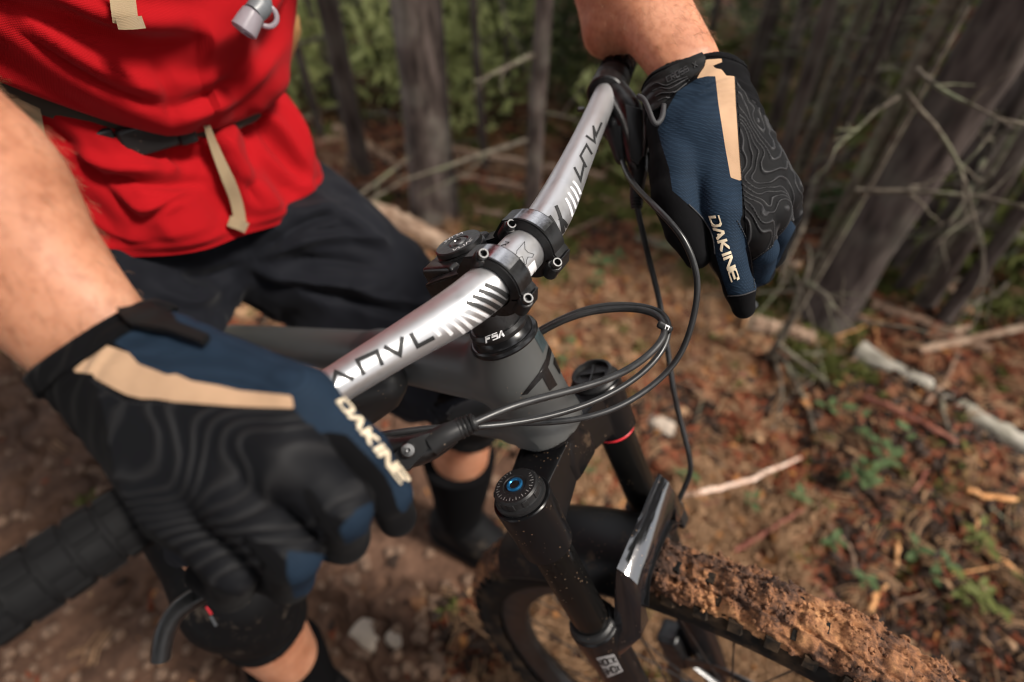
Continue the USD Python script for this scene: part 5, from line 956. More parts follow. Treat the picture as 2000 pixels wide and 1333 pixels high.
mat('skin', {'tc': ('texture_coordinate', {}), 'n': ('noise_texture', {'scale': 22.0, 'detail': 5.0, 'roughness': 0.6}), 'n2': ('noise_texture', {'scale': 160.0, 'detail': 4.0, 'roughness': 0.6}),
    'r': ('rgb_ramp', {'ramp': [(0.30, (0.33, 0.135, 0.072)), (0.50, (0.43, 0.195, 0.112)), (0.72, (0.50, 0.25, 0.155))]}), 'r2': ('rgb_ramp', {'ramp': [(0.34, (0.70, 0.60, 0.56)), (0.54, (1.0, 1.0, 1.0))]}), 'm': ('mix_color', {'blend_type': 'multiply', 'fac': 0.6}),
    'v': ('voronoi_texture', {'scale': 900.0}), 'b': ('bump', {'strength': 0.22, 'distance': 0.0003}), 'p': ('principled_bsdf', {'roughness': 0.52, 'subsurface_weight': 0.25, 'subsurface_scale': 0.006, 'subsurface_radius': (1.0, 0.35, 0.2), 'specular_ior_level': 0.35})},
    [('tc.object', 'n.vector'), ('tc.object', 'n2.vector'), ('tc.object', 'v.vector'), ('n.fac', 'r.fac'), ('n2.fac', 'r2.fac'), ('r.color', 'm.a'), ('r2.color', 'm.b'), ('m.result', 'p.base_color'), ('v.distance', 'b.height'), ('b.normal', 'p.normal')])
rider = thing('person', 'person in red jersey and dark shorts gripping the bike handlebar with gloved hands', 'person')
# ---- joints
RW0, RE0 = P(186, 672, .300), P(-330, 95, .262); RS0 = V(-.43, -.12, 1.40)
LW0, LE0 = P(1338, 128, .520), P(1120, -200, .590); LS0 = V(-.42, .27, 1.40)
HIPR, KNR, ANR = V(-.60, -.015, .885), V(-.327, -.204, .525), V(-.335, -.214, .085)
HIPL, KNL, ANL = V(-.585, .135, .865), V(-.250, .195, .555), V(-.285, .185, .085)
HEAD = V(-.30, .07, 1.64); NECK = V(-.40, .065, 1.46)
def xdir(a, b, ref): d = unit(b - a); return unit(ref - d * (ref @ d))
rw_x = unit(P(258, 640, .3) - P(165, 725, .3)); lw_x = unit(P(1420, 125, .5) - P(1262, 185, .5))
def body_sd(q):
    # arms: two offset cylinders at the wrist make it wider than thick
    def arm(W, E, S, wx, side):
        m = W * .45 + E * .55
        d = smin(cap(q, W - wx * .012, m - wx * .010, .0185, .033), cap(q, W + wx * .012, m + wx * .008, .0190, .034), .02)
        d = smin(d, cap(q, m, E, .041, .043), .02); d = smin(d, cap(q, E, E * .5 + S * .5, .043, .052), .02); d = smin(d, cap(q, E * .5 + S * .5, S, .050, .062), .03)
        return d
    d = arm(RW0, RE0, RS0, rw_x, 1); dl = arm(LW0, LE0, LS0, lw_x, -1); dl = smin(dl, cap(q, P(1188, 62, .57), P(1205, -60, .59), .026, .034), .022)
    d = np.minimum(d, dl)
    t = smin(cap(q, V(-.61, .0, .92), V(-.61, .12, .92), .095), cap(q, V(-.62, .06, .95), V(-.49, .07, 1.25), .085, .100), .06)
    t = smin(t, cap(q, RS0, LS0, .060), .05); t = smin(t, cap(q, NECK - V(.02, 0, .06), HEAD - V(.01, 0, .03), .060, .055), .04)
    h = smin(ell(q, HEAD + V(0, 0, .03), np.eye(3), (.098, .076, .112)), ell(q, HEAD + V(.035, 0, -.06), np.eye(3), (.062, .056, .068)), .03)
    h = smin(h, cap(q, HEAD + V(.094, 0, .015), HEAD + V(.112, 0, -.022), .009, .015), .012); h = np.minimum(h, ell(q, HEAD + V(.09, 0, -.062), np.eye(3), (.012, .024, .007)))
    for s in (-1, 1): h = smin(h, ell(q, HEAD + V(-.005, s * .078, -.005), np.eye(3), (.020, .010, .032)), .006); h = np.maximum(h, -ell(q, HEAD + V(.094, s * .032, .018), np.eye(3), (.014, .017, .011)))
    t = smin(t, h, .02); d = smin(d, t, .04)
    for H, K, A in ((HIPR, KNR, ANR), (HIPL, KNL, ANL)):
        l = smin(cap(q, H, K, .086, .056), cap(q, K, A, .052, .036), .03); cf = K * .68 + A * .32 - V(.022, 0, 0); l = smin(l, cap(q, cf, K * .35 + A * .65 - V(.012, 0, 0), .046, .030), .03)
        l = smin(l, cap(q, A + V(-.02, 0, -.03), A + V(.15, 0, -.055), .036, .026), .03); d = smin(d, l, .03)
    return d
bv, bf = nets(body_sd, (-.85, -.42, .0), (.12, .52, 1.86), .0068)
bv = relax(bv, bf, 1); bv, bf = trimesh.remesh.subdivide_loop(bv, bf, 1) if hasattr(trimesh.remesh, 'subdivide_loop') else (bv, bf)
bn = vnormals(bv, bf)
body_prim = define('body', bv, bf, LOOK['skin'], rider, bn)
plain('hair_brown', (0.22, 0.115, 0.055), 0.5)
hr = np.random.default_rng(3); hp, hcnt = [], []
for W, E, n_h in ((RW0, RE0, 700), (LW0, LE0, 2600)):
    t_ = (bv - W) @ (E - W) / ((E - W) @ (E - W)); rad_ = np.linalg.norm(bv - W - t_[:, None] * (E - W), axis=1); cand = np.where((t_ > .03) & (t_ < 1.0) & (rad_ < .075))[0]
    for k in hr.choice(cand, n_h):
        ax_d = unit(W - E); d0 = unit(bn[k] * .35 + ax_d * .7 + hr.normal(0, .3, 3)); L = hr.uniform(.005, .011); b0 = bv[k] + hr.normal(0, .0012, 3); b0 = b0 - bn[k] * ((b0 - bv[k]) @ bn[k])
        hp += [b0 - bn[k] * .0005, b0 + d0 * L * .5, b0 + d0 * L * .9 + (ax_d - bn[k] * .3) * L * .25]; hcnt.append(3)
hcv = UsdGeom.BasisCurves.Define(stage, free_path(body_prim.GetPath(), 'arm_hair')); hcv.CreateTypeAttr('linear'); hcv.CreatePointsAttr(Vt.Vec3fArray.FromNumpy(np.array(hp, np.float32))); hcv.CreateCurveVertexCountsAttr(Vt.IntArray(hcnt)); hcv.CreateWidthsAttr(Vt.FloatArray([.00013])); hcv.SetWidthsInterpolation('constant')
UsdShade.MaterialBindingAPI.Apply(hcv.GetPrim()).Bind(LOOK['hair_brown']); label(hcv.GetPrim(), kind='stuff')
# ---- gloves
def build_hand(J, cut_o, cut_n, lo, hi, h=.0013):
    def sd(q):
        palm = None
        for A, Bq, ra, rb in J['palm']:
            c = cap(q, A, Bq, ra, rb); palm = c if palm is None else smin(palm, c, J.get('kp', .014))
        fing = None
        for pts, rads in J['fingers']:
            c = chain(q, pts, rads, .004); fing = c if fing is None else smin(fing, c, .0016)
        d = smin(palm, fing, .006)
        w = meshkit.fbm(q / .016, 3, 5) - .5; al_ = (q - J['frame'][0]) @ J['frame'][1]; d = d + .0012 * w + .0009 * np.sin(al_ / .0021 + 14 * (meshkit.fbm(q / .03, 2, 8) - .5)) * np.exp(-((al_ - .012) / .030) ** 2)
        if cut_n is not None: d = np.maximum(d, (cut_o - q) @ cut_n)
        return d
    v, f = nets(sd, lo, hi, h); v = relax(v, f, 2); return sd, v, f, field_normals(sd, v)
def glove(Jn, cut_o, cut_n, regions, order, text, side):
    pts = np.vstack([np.vstack([a, b]) for a, b, _, _ in Jn['palm']] + [np.array(p) for p, _ in Jn['fingers']]); lo, hi = pts.min(0) - .035, pts.max(0) + .035
    sd, v, f, n = build_hand(Jn, cut_o, cut_n, lo, hi)
    g = thing_child('glove', rider); label(g, text)
    whole = trimesh.Trimesh(v, f, process=False)
    rest = (v, f, [n])
    for nm in order:
        polys, look, face = regions[nm]
        def val(vv, nn):
            px, _ = proj(vv); s = np.max([poly_sd(px, q) for q in polys], axis=0) * .0004
            return np.minimum(s, ((nn * -unit(vv.mean(0) - EYE)).sum(1) + face) * .02)
        vv, ff_, (nn,) = rest; s = val(vv, nn)
        pv, pf, (pn,) = clip(vv, ff_, s, [nn]); rest = clip(vv, ff_, -s, [nn])
        yield_part(g, nm, pv, pf, pn, look, Jn)
    define('palm', rest[0], rest[1], LOOK['glove_black'], g, rest[2][0])
    return g, whole, sd
def thing_child(name, parent): return UsdGeom.Xform.Define(stage, free_path(path_of(parent), name)).GetPrim()
def yield_part(g, nm, pv, pf, pn, look, Jn):
    import scipy.sparse as sp
    from scipy.sparse.csgraph import connected_components
    e_ = np.vstack([pf[:, :2], pf[:, 1:]]); ncc, lab = connected_components(sp.coo_matrix((np.ones(len(e_)), (e_[:, 0], e_[:, 1])), (len(pv), len(pv))), directed=False)
    if ncc > 1 and nm == 'tan_stripe':
        cnt_ = np.bincount(lab[pf[:, 0]], minlength=ncc); big = cnt_.argmax()
        for c_ in range(ncc):
            m_ = lab[pf[:, 0]] == c_; u_, inv_ = np.unique(pf[m_], return_inverse=True)
            if m_.sum() > 30: define(nm if c_ == big else 'tan_patch', pv[u_], inv_.reshape(-1, 3), LOOK[look], g, pn[u_])
        return
    if nm == 'rubber_panel':
        pv, pf = trimesh.remesh.subdivide(pv, pf)[:2]; pn = vnormals(pv, pf)
        o, ex, ey = Jn['frame']; X = (pv - o) @ np.c_[ex, ey]
        fld = Jn['ridge'](X); w = np.abs((fld % 1.0) - .5) * 2          # 1 on the ridge line
        hgt = np.clip((w - Jn['rw']) / (1 - Jn['rw']), 0, 1); hgt = hgt * hgt * (3 - 2 * hgt)
        px, _ = proj(pv); pv = pv + pn * (.0004 + Jn['rh'] * hgt)[:, None]; pn = vnormals(pv, pf)
        define(nm, pv, pf, LOOK[look], g, pn, {'ridge': hgt})
    else: define(nm, pv, pf, LOOK[look], g, pn)
def seam(target, pix, r, g, nm='seam', dash=None, off=.0004):
    """stitching laid on a glove along a line given as seen from the lens"""
    pts = catmull(np.c_[np.array(pix, float), np.zeros(len(pix))], max(24, len(pix) * 14))[:, :2]
    d = FWD + np.outer((pts[:, 0] - 1000) / FPX, RGT) + np.outer((pts[:, 1] - 666.5) / FPX, DWN); d /= np.linalg.norm(d, axis=1, keepdims=True)
    tri, ray, loc = target.ray.intersects_id(np.repeat(EYE[None], len(d), 0) + d * .05, d, multiple_hits=False, return_locations=True)
    o = np.argsort(ray); loc = loc[o] + target.face_normals[tri[o]] * off
    if len(loc) < 4: return
    if not dash: return obj(nm, sweep(loc, r, 6), LOOK['thread_black'], g, True)
    L = np.r_[0, np.cumsum(np.linalg.norm(np.diff(loc, axis=0), axis=1))]; k = int(L[-1] / dash); ms = []
    for i in range(k):
        s = np.array([i * dash, (i + .3) * dash, (i + .62) * dash]); q = np.c_[[np.interp(s, L, loc[:, c]) for c in range(3)]].T; ms.append(sweep(q, [r * .6, r, r * .6], 5))
    p_ = obj(nm, cat_mesh(ms), LOOK['thread_black'], g, True); label(p_, kind='stuff'); return p_
# right hand, the nearer one
JR = {'palm': [(P(180, 722, .300), P(350, 990, .264), .0190, .0165), (P(175, 705, .295), P(470, 962, .256), .0240, .0160), (P(205, 680, .295), P(560, 890, .255), .0240, .0165), (P(232, 652, .300), P(585, 782, .266), .0215, .0155), (P(230, 690, .315), P(470, 830, .318), .022, .018)],
    'kp': .010,
    'fingers': [([P(585, 782, .266), P(706, 886, .272), P(757, 962, .286), P(775, 1010, .300)], [.0140, .0122, .0110, .0100]),
        ([P(560, 890, .255), P(668, 992, .262), P(672, 1050, .286), P(610, 1050, .305)], [.0158, .0132, .0120, .0110]),
        ([P(470, 962, .256), P(570, 1082, .264), P(566, 1128, .290), P(500, 1110, .305)], [.0152, .0130, .0116, .0105]),
        ([P(360, 988, .264), P(458, 1112, .274), P(452, 1150, .296), P(400, 1120, .308)], [.0145, .0118, .0105, .0095]),
        ([P(300, 740, .318), P(470, 810, .335), P(600, 850, .345)], [.018, .014, .011])]}
e1 = unit(P(560, 890, .255) - P(190, 690, .297)); e2 = unit(P(372, 985, .262) - P(585, 782, .266)); e2 = unit(e2 - e1 * (e1 @ e2))
JR['frame'] = (P(190, 690, .297), e1, e2)
def ridgeR(X):
    q = np.c_[X / .030, np.zeros(len(X))]
    return (X[:, 0] * .62 + X[:, 1] * .50) / .0064 + 2.0 * (meshkit.fbm(q, 2, 11) - .5) * 2 + 1.2 * np.sin(X[:, 1] / .011 + X[:, 0] / .05)
JR.update(ridge=ridgeR, rw=.45, rh=.0009)
z4 = lambda *p: z2p(4.4425, 60, 560, *p); z5 = lambda *p: z2p(4.443, 550, 750, *p)
tanR = z4((370, 722), (640, 505), (850, 575), (935, 672), (1090, 730), (1180, 768), (1260, 758), (1400, 820), (1640, 860)) + [(468, 763), (570, 773), (574, 798), (480, 795)] + z4((1500, 1022), (1250, 1002), (1100, 975), (960, 972), (830, 940), (730, 890), (555, 795), (540, 757), (380, 742))
blueR = z4((700, 470), (850, 575), (935, 672), (1090, 730), (1180, 768), (1260, 758), (1400, 820), (1640, 860)) + [(468, 763), (570, 773), (574, 798)] + z5((200, 330), (330, 430), (420, 420), (560, 440), (760, 640), (900, 800), (960, 920), (1010, 1080), (1045, 1125), (1085, 1105), (1140, 1000), (1300, 900)) + [(860, 900), (760, 770), (650, 670), (540, 600), (400, 590), (260, 610)]
blueR2 = z5((640, 1090), (790, 1020), (800, 1130), (740, 1300), (560, 1400), (500, 1260)); blueR3 = [(560, 1075), (640, 1085), (632, 1150), (575, 1170), (560, 1120)]
rubR = [(188, 742), (250, 784), (330, 786), (400, 798), (480, 797), (574, 800), (642, 858), (640, 872), (690, 930), (735, 990), (690, 1018), (640, 1005), (612, 960), (590, 950), (600, 985), (640, 1050), (575, 1105), (520, 1060), (470, 1045), (520, 1110), (470, 1165), (415, 1140), (340, 1065), (262, 1010), (225, 930), (215, 850)]
regR = {'tan_stripe': ([tanR], 'glove_tan', .2), 'blue_panel': ([blueR, blueR2, blueR3], 'glove_blue', .55), 'rubber_panel': ([rubR], 'glove_rubber_worn', .2)}
cutR = P(190, 690, .298) - unit(RW0 - RE0) * .006; cnR = unit(RW0 - RE0)
gR, gRt, sdR = glove(JR, P(178, 676, .298), unit(cnR + .0 * rw_x), regR, ['tan_stripe', 'blue_panel', 'rubber_panel'], 'blue and black glove with a tan stripe on the hand nearer the lens', -1)
for i, (q, lk) in enumerate((((470, 150), 0), )): pass
dak = word('DAKINE', .24, .95, .22)
obj('glove_lettering', drape(homog(dak, [(655, 784), (783, 950), (802, 938), (672, 776)]), gRt, .0004, .0004, 4), LOOK['glove_print'], gR, 40)

seam(gRt, [(180, 742), (250, 785), (330, 787), (480, 798), (574, 800)], .00035, gR, 'stitching', .0022)
def shell_band(sd, o, n, w, lift, th=.0016, h=.0016):
    """a band of cloth round a limb between two planes"""
    def f(q):
        d = sd(q) - lift; s = (q - o) @ n; return np.maximum(np.maximum(d, -(d + th + .002)), np.maximum(-s, s - w))
    return f
def forearm_sd(W, E, wx):
    def f(q):
        m = W * .45 + E * .55; return smin(cap(q, W - wx * .012, m - wx * .010, .0185, .033), cap(q, W + wx * .012, m + wx * .008, .0190, .034), .02)
    return f
def wrist_band(sd, o, n, w, lift, look, g, nm, r=.07, h=.0013):
    f = shell_band(sd, o, n, w, lift); v, fc = nets(f, o - r, o + r, h); v = relax(v, fc, 2); return define(nm, v, fc, LOOK[look], g, vnormals(v, fc)), trimesh.Trimesh(v, fc, process=False)
sdRw = lambda q: np.minimum(sdR(q), forearm_sd(RW0, RE0, rw_x)(q))
wrist_band(lambda q: smin(sdR(q), forearm_sd(RW0, RE0, rw_x)(q), .006), P(178, 676, .298) - cnR * .004, unit(cnR), .013, .0022, 'glove_black', gR, 'cuff')
obj('hook_strap', drape(Polygon([(232, 611), (296, 604), (338, 622), (352, 640), (412, 663), (398, 676), (330, 652), (262, 640), (245, 628)]), trimesh.util.concatenate([gRt, trimesh.Trimesh(*nets(lambda q: smin(sdR(q), forearm_sd(RW0, RE0, rw_x)(q), .006) - .004, P(178, 676, .298) - .09, P(178, 676, .298) + .09, .003), process=False)]), .0015, .002, 6), LOOK['glove_strap'], gR, 40)
# left hand
JL = {'palm': [(P(1302, 182, .505), P(1322, 340, .478), .0205, .0195), (P(1340, 168, .502), P(1408, 418, .458), .0225, .0155), (P(1378, 158, .500), P(1462, 442, .456), .0225, .0155), (P(1400, 160, .502), P(1500, 412, .466), .0205, .0150), (P(1418, 168, .506), P(1522, 378, .482), .0175, .0150), (P(1360, 260, .482), P(1475, 330, .474), .0200, .0200)],
    'kp': .012,
    'fingers': [([P(1408, 418, .458), P(1424, 508, .452), P(1445, 566, .458), P(1452, 601, .464)], [.0150, .0121, .0112, .0090]),
        ([P(1462, 442, .456), P(1487, 488, .476), P(1484, 530, .50), P(1462, 545, .52)], [.0150, .0128, .0115, .0105]),
        ([P(1500, 412, .466), P(1520, 452, .488), P(1508, 498, .512), P(1488, 520, .53)], [.0148, .0124, .0110, .0100]),
        ([P(1522, 378, .482), P(1537, 418, .502), P(1522, 458, .525), P(1505, 480, .54)], [.0148, .0115, .0100, .0090]),
        ([P(1316, 330, .480), P(1318, 385, .472), P(1338, 450, .464), P(1361, 500, .462)], [.0195, .0180, .0150, .0108])]}
e1 = unit(P(1462, 442, .456) - P(1370, 160, .50)); e2 = unit(P(1522, 378, .482) - P(1408, 418, .458)); e2 = unit(e2 - e1 * (e1 @ e2)); JL['frame'] = (P(1370, 160, .50), e1, e2)
def ridgeL(X):
    q = np.c_[X / .022, np.zeros(len(X))]
    return (X[:, 0] * .62 - X[:, 1] * .42) / .0082 + 2.6 * (meshkit.fbm(q, 2, 4) - .5) * 2 + 1.1 * np.sin(X[:, 1] / .0085 + X[:, 0] / .03)
JL.update(ridge=ridgeL, rw=.62, rh=.0011)
zl = lambda *p: z2p(4.1667, 1150, 100, *p); zf = lambda *p: z2p(4.76, 1250, 360, *p)
tanL = zl((1030, 205), (960, 205), (880, 225), (905, 180), (940, 130), (955, 70), (1080, 62), (1085, 90), (1010, 120), (1030, 140), (1080, 150), (1120, 200), (1185, 205), (1195, 400), (1215, 700), (1245, 1060), (1155, 1030), (1110, 780), (1055, 430))
blueL = zl((820, 265), (880, 225), (960, 205), (1030, 205), (1055, 430), (1110, 780), (1155, 1030), (1245, 1060)) + [(1449, 358), (1450, 420)] + zf((945, 300), (930, 350), (985, 500), (1040, 720), (1065, 990), (950, 1030), (820, 1040), (770, 900), (700, 650), (660, 440), (560, 300), (450, 190), (300, 60)) + [(1307, 330)] + zl((590, 760), (560, 640), (640, 470), (720, 330))
blueL2 = zf((1050, 720), (1230, 590), (1240, 540), (1400, 330), (1450, 400), (1320, 660), (1200, 900), (1060, 1000))
rubL = zl((1195, 215), (1250, 330)) + [(1475, 205), (1512, 255), (1540, 305), (1562, 350), (1575, 400), (1556, 428), (1538, 436), (1511, 474), (1473, 506), (1459, 480), (1455, 420), (1449, 358), (1445, 270), (1440, 200)]
regL = {'tan_stripe': ([tanL], 'glove_tan', .2), 'blue_panel': ([blueL, blueL2], 'glove_blue', .5), 'rubber_panel': ([rubL], 'glove_rubber', .25)}
cnL = unit(LW0 - LE0)
cutn = unit(unit(P(1342, 300, .48) - P(1342, 145, .502)) * .7 + cnL * .3)
gL, gLt, sdL = glove(JL, P(1345, 150, .503), cutn, regL, ['tan_stripe', 'blue_panel', 'rubber_panel'], 'blue and black glove with a tan stripe on the far hand, index finger stretched down', 1)
obj('glove_lettering', drape(homog(dak, zf((640, 298), (855, 925), (925, 880), (735, 290))), gLt, .0004, .0003, 3), LOOK['glove_print'], gL, 40)
seam(gLt, zf((820, 1040), (950, 1030), (1065, 990)), .0006, gL); seam(gLt, zf((450, 190), (560, 300), (660, 440), (700, 650)), .0006, gL)
seam(gLt, zf((900, 340), (985, 500), (1040, 720), (1062, 980)), .0005, gL, 'stitching', .0022); seam(gLt, zf((1050, 700), (1240, 560)), .0006, gL, 'stitching', .0022); seam(gLt, zf((1250, 480), (1390, 350)), .0006, gL, 'stitching', .0022)
seam(gLt, zl((1190, 215), (1200, 420), (1220, 700), (1246, 1060)), .0004, gL, 'stitching', .0022)
bandL = lambda q: smin(sdL(q), forearm_sd(LW0, LE0, lw_x)(q), .006)
cuffL, cuffT = wrist_band(bandL, P(1345, 150, .503) - cutn * .012, cutn, .016, .0015, 'glove_black', gL, 'cuff')
inflL = trimesh.Trimesh(*nets(lambda q: bandL(q) - .0022, P(1345, 150, .503) - .09, P(1345, 150, .503) + .09, .0022), process=False)
strapL = zl((445, 345), (520, 240), (650, 150), (800, 75), (920, 30), (945, 60), (935, 130), (900, 180), (760, 280), (650, 380), (570, 470), (520, 500), (470, 420))
st_m = drape(Polygon(strapL), inflL, .0006, .0016, 4); stp = obj('hook_strap', st_m, LOOK['glove_strap'], gL, 40)
obj('strap_lettering', drape(homog(word('CROSS X', .2, .9, .3), zl((640, 262), (892, 130), (868, 78), (625, 212))), st_m, .0003, .0003, 3), LOOK['thread_black'], stp, 40)
for k in range(5):
    yy = 40 * k; ln = zl((500 + yy * .5, 290 + yy), (560 + yy * .5, 262 + yy), (620 + yy * .6, 280 + yy * .75), (700 + yy * .6, 250 + yy * .6), (800 + yy * .2, 210 + yy * .3)); seam(st_m, ln, .0005, stp, 'strap_ridge')
obj('pull_loop', sweep(catmull([P(1246, 188, .478), P(1258, 196, .474), P(1272, 228, .470), P(1281, 242, .470), P(1292, 232, .472), P(1296, 205, .476)], 30), .0022, 10), LOOK['thread_black'], gL, True)
# ---- jersey
def shirt_rings():
    zs = np.array([.845, .862, .90, .94, .97, .985, 1.0, 1.02, 1.06, 1.12, 1.20, 1.30, 1.38, 1.43, 1.465])
    cx = np.array([-.580, -.580, -.586, -.592, -.598, -.600, -.596, -.588, -.573, -.550, -.515, -.470, -.435, -.415, -.40])
    ax_ = np.array([.150, .149, .142, .134, .124, .116, .140, .151, .150, .143, .140, .132, .112, .090, .055])
    ay = np.array([.183, .183, .178, .170, .162, .158, .186, .208, .218, .220, .218, .210, .190, .150, .060])
    return zs, cx, ax_, ay
ns, nthe = 230, 260
zs, cxs, axs, ays = shirt_rings(); zz = np.linspace(zs[0], zs[-1], ns); th = np.linspace(0, 2 * np.pi, nthe, endpoint=False)
TH, ZZ = np.meshgrid(th, zz); CX, AXs, AY = [np.interp(ZZ, zs, q) for q in (cxs, axs, ays)]
from scipy.ndimage import gaussian_filter1d
CX, AXs, AY = [gaussian_filter1d(q, 3, axis=0, mode='nearest') for q in (CX, AXs, AY)]
front = np.clip(np.cos(TH - .15), 0, 1)
def hemtilt(y): return -.20 * (y - .075) + .012
def wob(f, s): return meshkit.fbm(np.stack([np.cos(TH) * f, np.sin(TH) * f, ZZ * f * 2.2], -1), 3, s) - .5
low = np.clip((.985 - ZZ) / .03, 0, 1) * np.clip((ZZ - .842) / .03, .25, 1); upp = np.clip((ZZ - .995) / .02, 0, 1) * np.clip((1.30 - ZZ) / .2, 0, 1)
def crease(th0, z0, slope, w, amp, z1, z2):
    """a soft fold running from (angle, height) with the given slope"""
    d = (TH - th0) - slope * (ZZ - z0); return amp * np.exp(-(d / w) ** 2) * np.clip((ZZ - z1) / .02, 0, 1) * np.clip((z2 - ZZ) / .02, 0, 1)
disp = .024 * wob(2.2, 3) * low + .012 * wob(1.6, 8) * upp + .008 * wob(6, 5) * (low + upp * .5) + .004 * wob(14, 15) * (low + upp * .6)
disp += .0125 * low * np.sin(8 * TH + 1.1 + 1.6 * np.sin(3 * TH) + 10 * (ZZ - .92)) * (.5 + 1.0 * np.clip(wob(1.2, 33) + .5, 0, 1))
disp += .0060 * upp * np.sin((ZZ - .075 * (TH - .12 - 2 * np.pi * (TH > np.pi)) ** 2) * 2 * np.pi / .062 + 1.2 * wob(1.5, 40) * 4) * np.clip(np.cos(TH - .1) + .2, 0, 1)
disp += crease(.25, .93, -3.5, .10, .010, .85, .99) + crease(-.15, .92, 5.0, .10, .009, .85, .98) + crease(.75, .93, 3.0, .10, .012, .85, 1.0) - crease(.52, .92, -1.5, .12, .010, .85, .99) - crease(.05, .90, 6, .09, .010, .85, .97)
disp += crease(.2, 1.05, 9.0, .16, .009, 1.0, 1.2) + crease(.1, 1.05, -10.0, .16, .010, 1.0, 1.2) - crease(.14, 1.02, 0, .10, .010, .995, 1.06)
disp += .0025 * np.exp(-((ZZ - .857) / .004) ** 2)
RX, RY = AXs + disp, AY + disp
sx = CX + RX * np.cos(TH); sy = .075 + RY * np.sin(TH)
sag = .040 * np.clip(np.cos(TH - .1), 0, 1) ** 1.5 * np.exp(-((ZZ - 1.005) / .03) ** 2)
flank = (.095 * np.clip(-np.sin(TH + .25), 0, 1) ** 1.2 + .045 * np.clip(np.sin(TH - .35), 0, 1) ** 1.4) * np.clip((ZZ - .87) / .11, 0, 1) * np.clip((1.3 - ZZ) / .25, 0, 1)
sz = ZZ + hemtilt(sy) * np.clip((1.25 - ZZ) / .3, 0, 1) - sag + flank
lean = (ZZ - .9) * .0
sv = np.stack([sx + lean, sy, sz], -1).reshape(-1, 3)
i, j = np.meshgrid(np.arange(ns - 1), np.arange(nthe), indexing='ij'); i, j = i.ravel(), j.ravel(); j2 = (j + 1) % nthe
sf = np.vstack([np.c_[i * nthe + j, i * nthe + j2, (i + 1) * nthe + j2], np.c_[i * nthe + j, (i + 1) * nthe + j2, (i + 1) * nthe + j]])
rim0 = sv[:nthe]; cen = rim0.mean(0); inn1 = rim0 + (cen - rim0) * .02 + V(0, 0, .0005); inn2 = rim0 + (cen - rim0) * .22 + V(0, 0, .04); k0 = len(sv); sv = np.vstack([sv, inn1, inn2, [cen + V(0, 0, .05)], [sv[-nthe:].mean(0)]])
q, q2 = np.arange(nthe), (np.arange(nthe) + 1) % nthe
sf = np.vstack([sf, np.c_[q2, q, k0 + q], np.c_[q2, k0 + q, k0 + q2], np.c_[k0 + q2, k0 + q, k0 + nthe + q], np.c_[k0 + q2, k0 + nthe + q, k0 + nthe + q2], np.c_[k0 + nthe + q2, k0 + nthe + q, np.full(nthe, k0 + 2 * nthe)], np.c_[(ns - 1) * nthe + q, (ns - 1) * nthe + q2, np.full(nthe, k0 + 2 * nthe + 1)]])
SF = [([(30, 20), (150, 110), (260, 165), (335, 188)], 15, .008), ([(15, 48), (140, 137), (250, 190), (335, 216)], 12, -.008), ([(345, 236), (430, 203), (500, 150), (556, 85)], 15, .008), ([(345, 214), (405, 188), (452, 145)], 13, -.008), ([(345, 244), (336, 200), (300, 120)], 12, -.006), ([(290, 150), (400, 162), (505, 118)], 18, .005), ([(60, 0), (180, 60), (300, 90), (420, 80)], 22, -.006), ([(150, 10), (260, 40), (380, 40)], 20, .005),
    ([(86, 240), (188, 349), (270, 431)], 14, -.010), ([(112, 290), (210, 322), (326, 337)], 15, .009), ([(195, 345), (262, 356), (390, 360)], 11, -.010), ([(202, 354), (281, 407), (375, 376)], 13, .009), ([(285, 433), (337, 395), (378, 382)], 8, -.007), ([(324, 275), (330, 319), (349, 338)], 7, .005), ([(488, 221), (544, 292), (598, 352)], 11, -.009), ([(502, 208), (565, 270), (604, 337)], 11, .008), ([(405, 240), (396, 290), (402, 345)], 13, -.007), ([(430, 255), (470, 330), (540, 400)], 14, .006), ([(150, 400), (220, 450), (300, 470)], 14, .007), ([(300, 300), (380, 310), (440, 300)], 14, -.006)]
sv = folds(sv, vnormals(sv, sf), SF)
shirt_body = trimesh.Trimesh(sv, sf, process=False)
def sleeve(S, E, t1, r0, r1):
    t = np.linspace(-.08, t1, 40); path = S + np.outer(t, E - S); rr = np.interp(t, [-.08, 0.1, t1], [.075, r0, r1]); m = sweep(path, rr, 40); vv = m.vertices; vv += vnormals(vv, m.faces) * (.016 * (meshkit.fbm(vv / .06, 3, 2) - .5))[:, None]; return trimesh.Trimesh(vv, m.faces, process=False)
shirt = cat_mesh([shirt_body, sleeve(RS0, RE0, .55, .078, .080), sleeve(LS0, LE0, .62, .080, .088)])
v_, f_, n_ = meshkit.arrays(shirt_body, 60)
shirt_prim = obj('jersey', shirt, LOOK['shirt_red'], rider, 60)
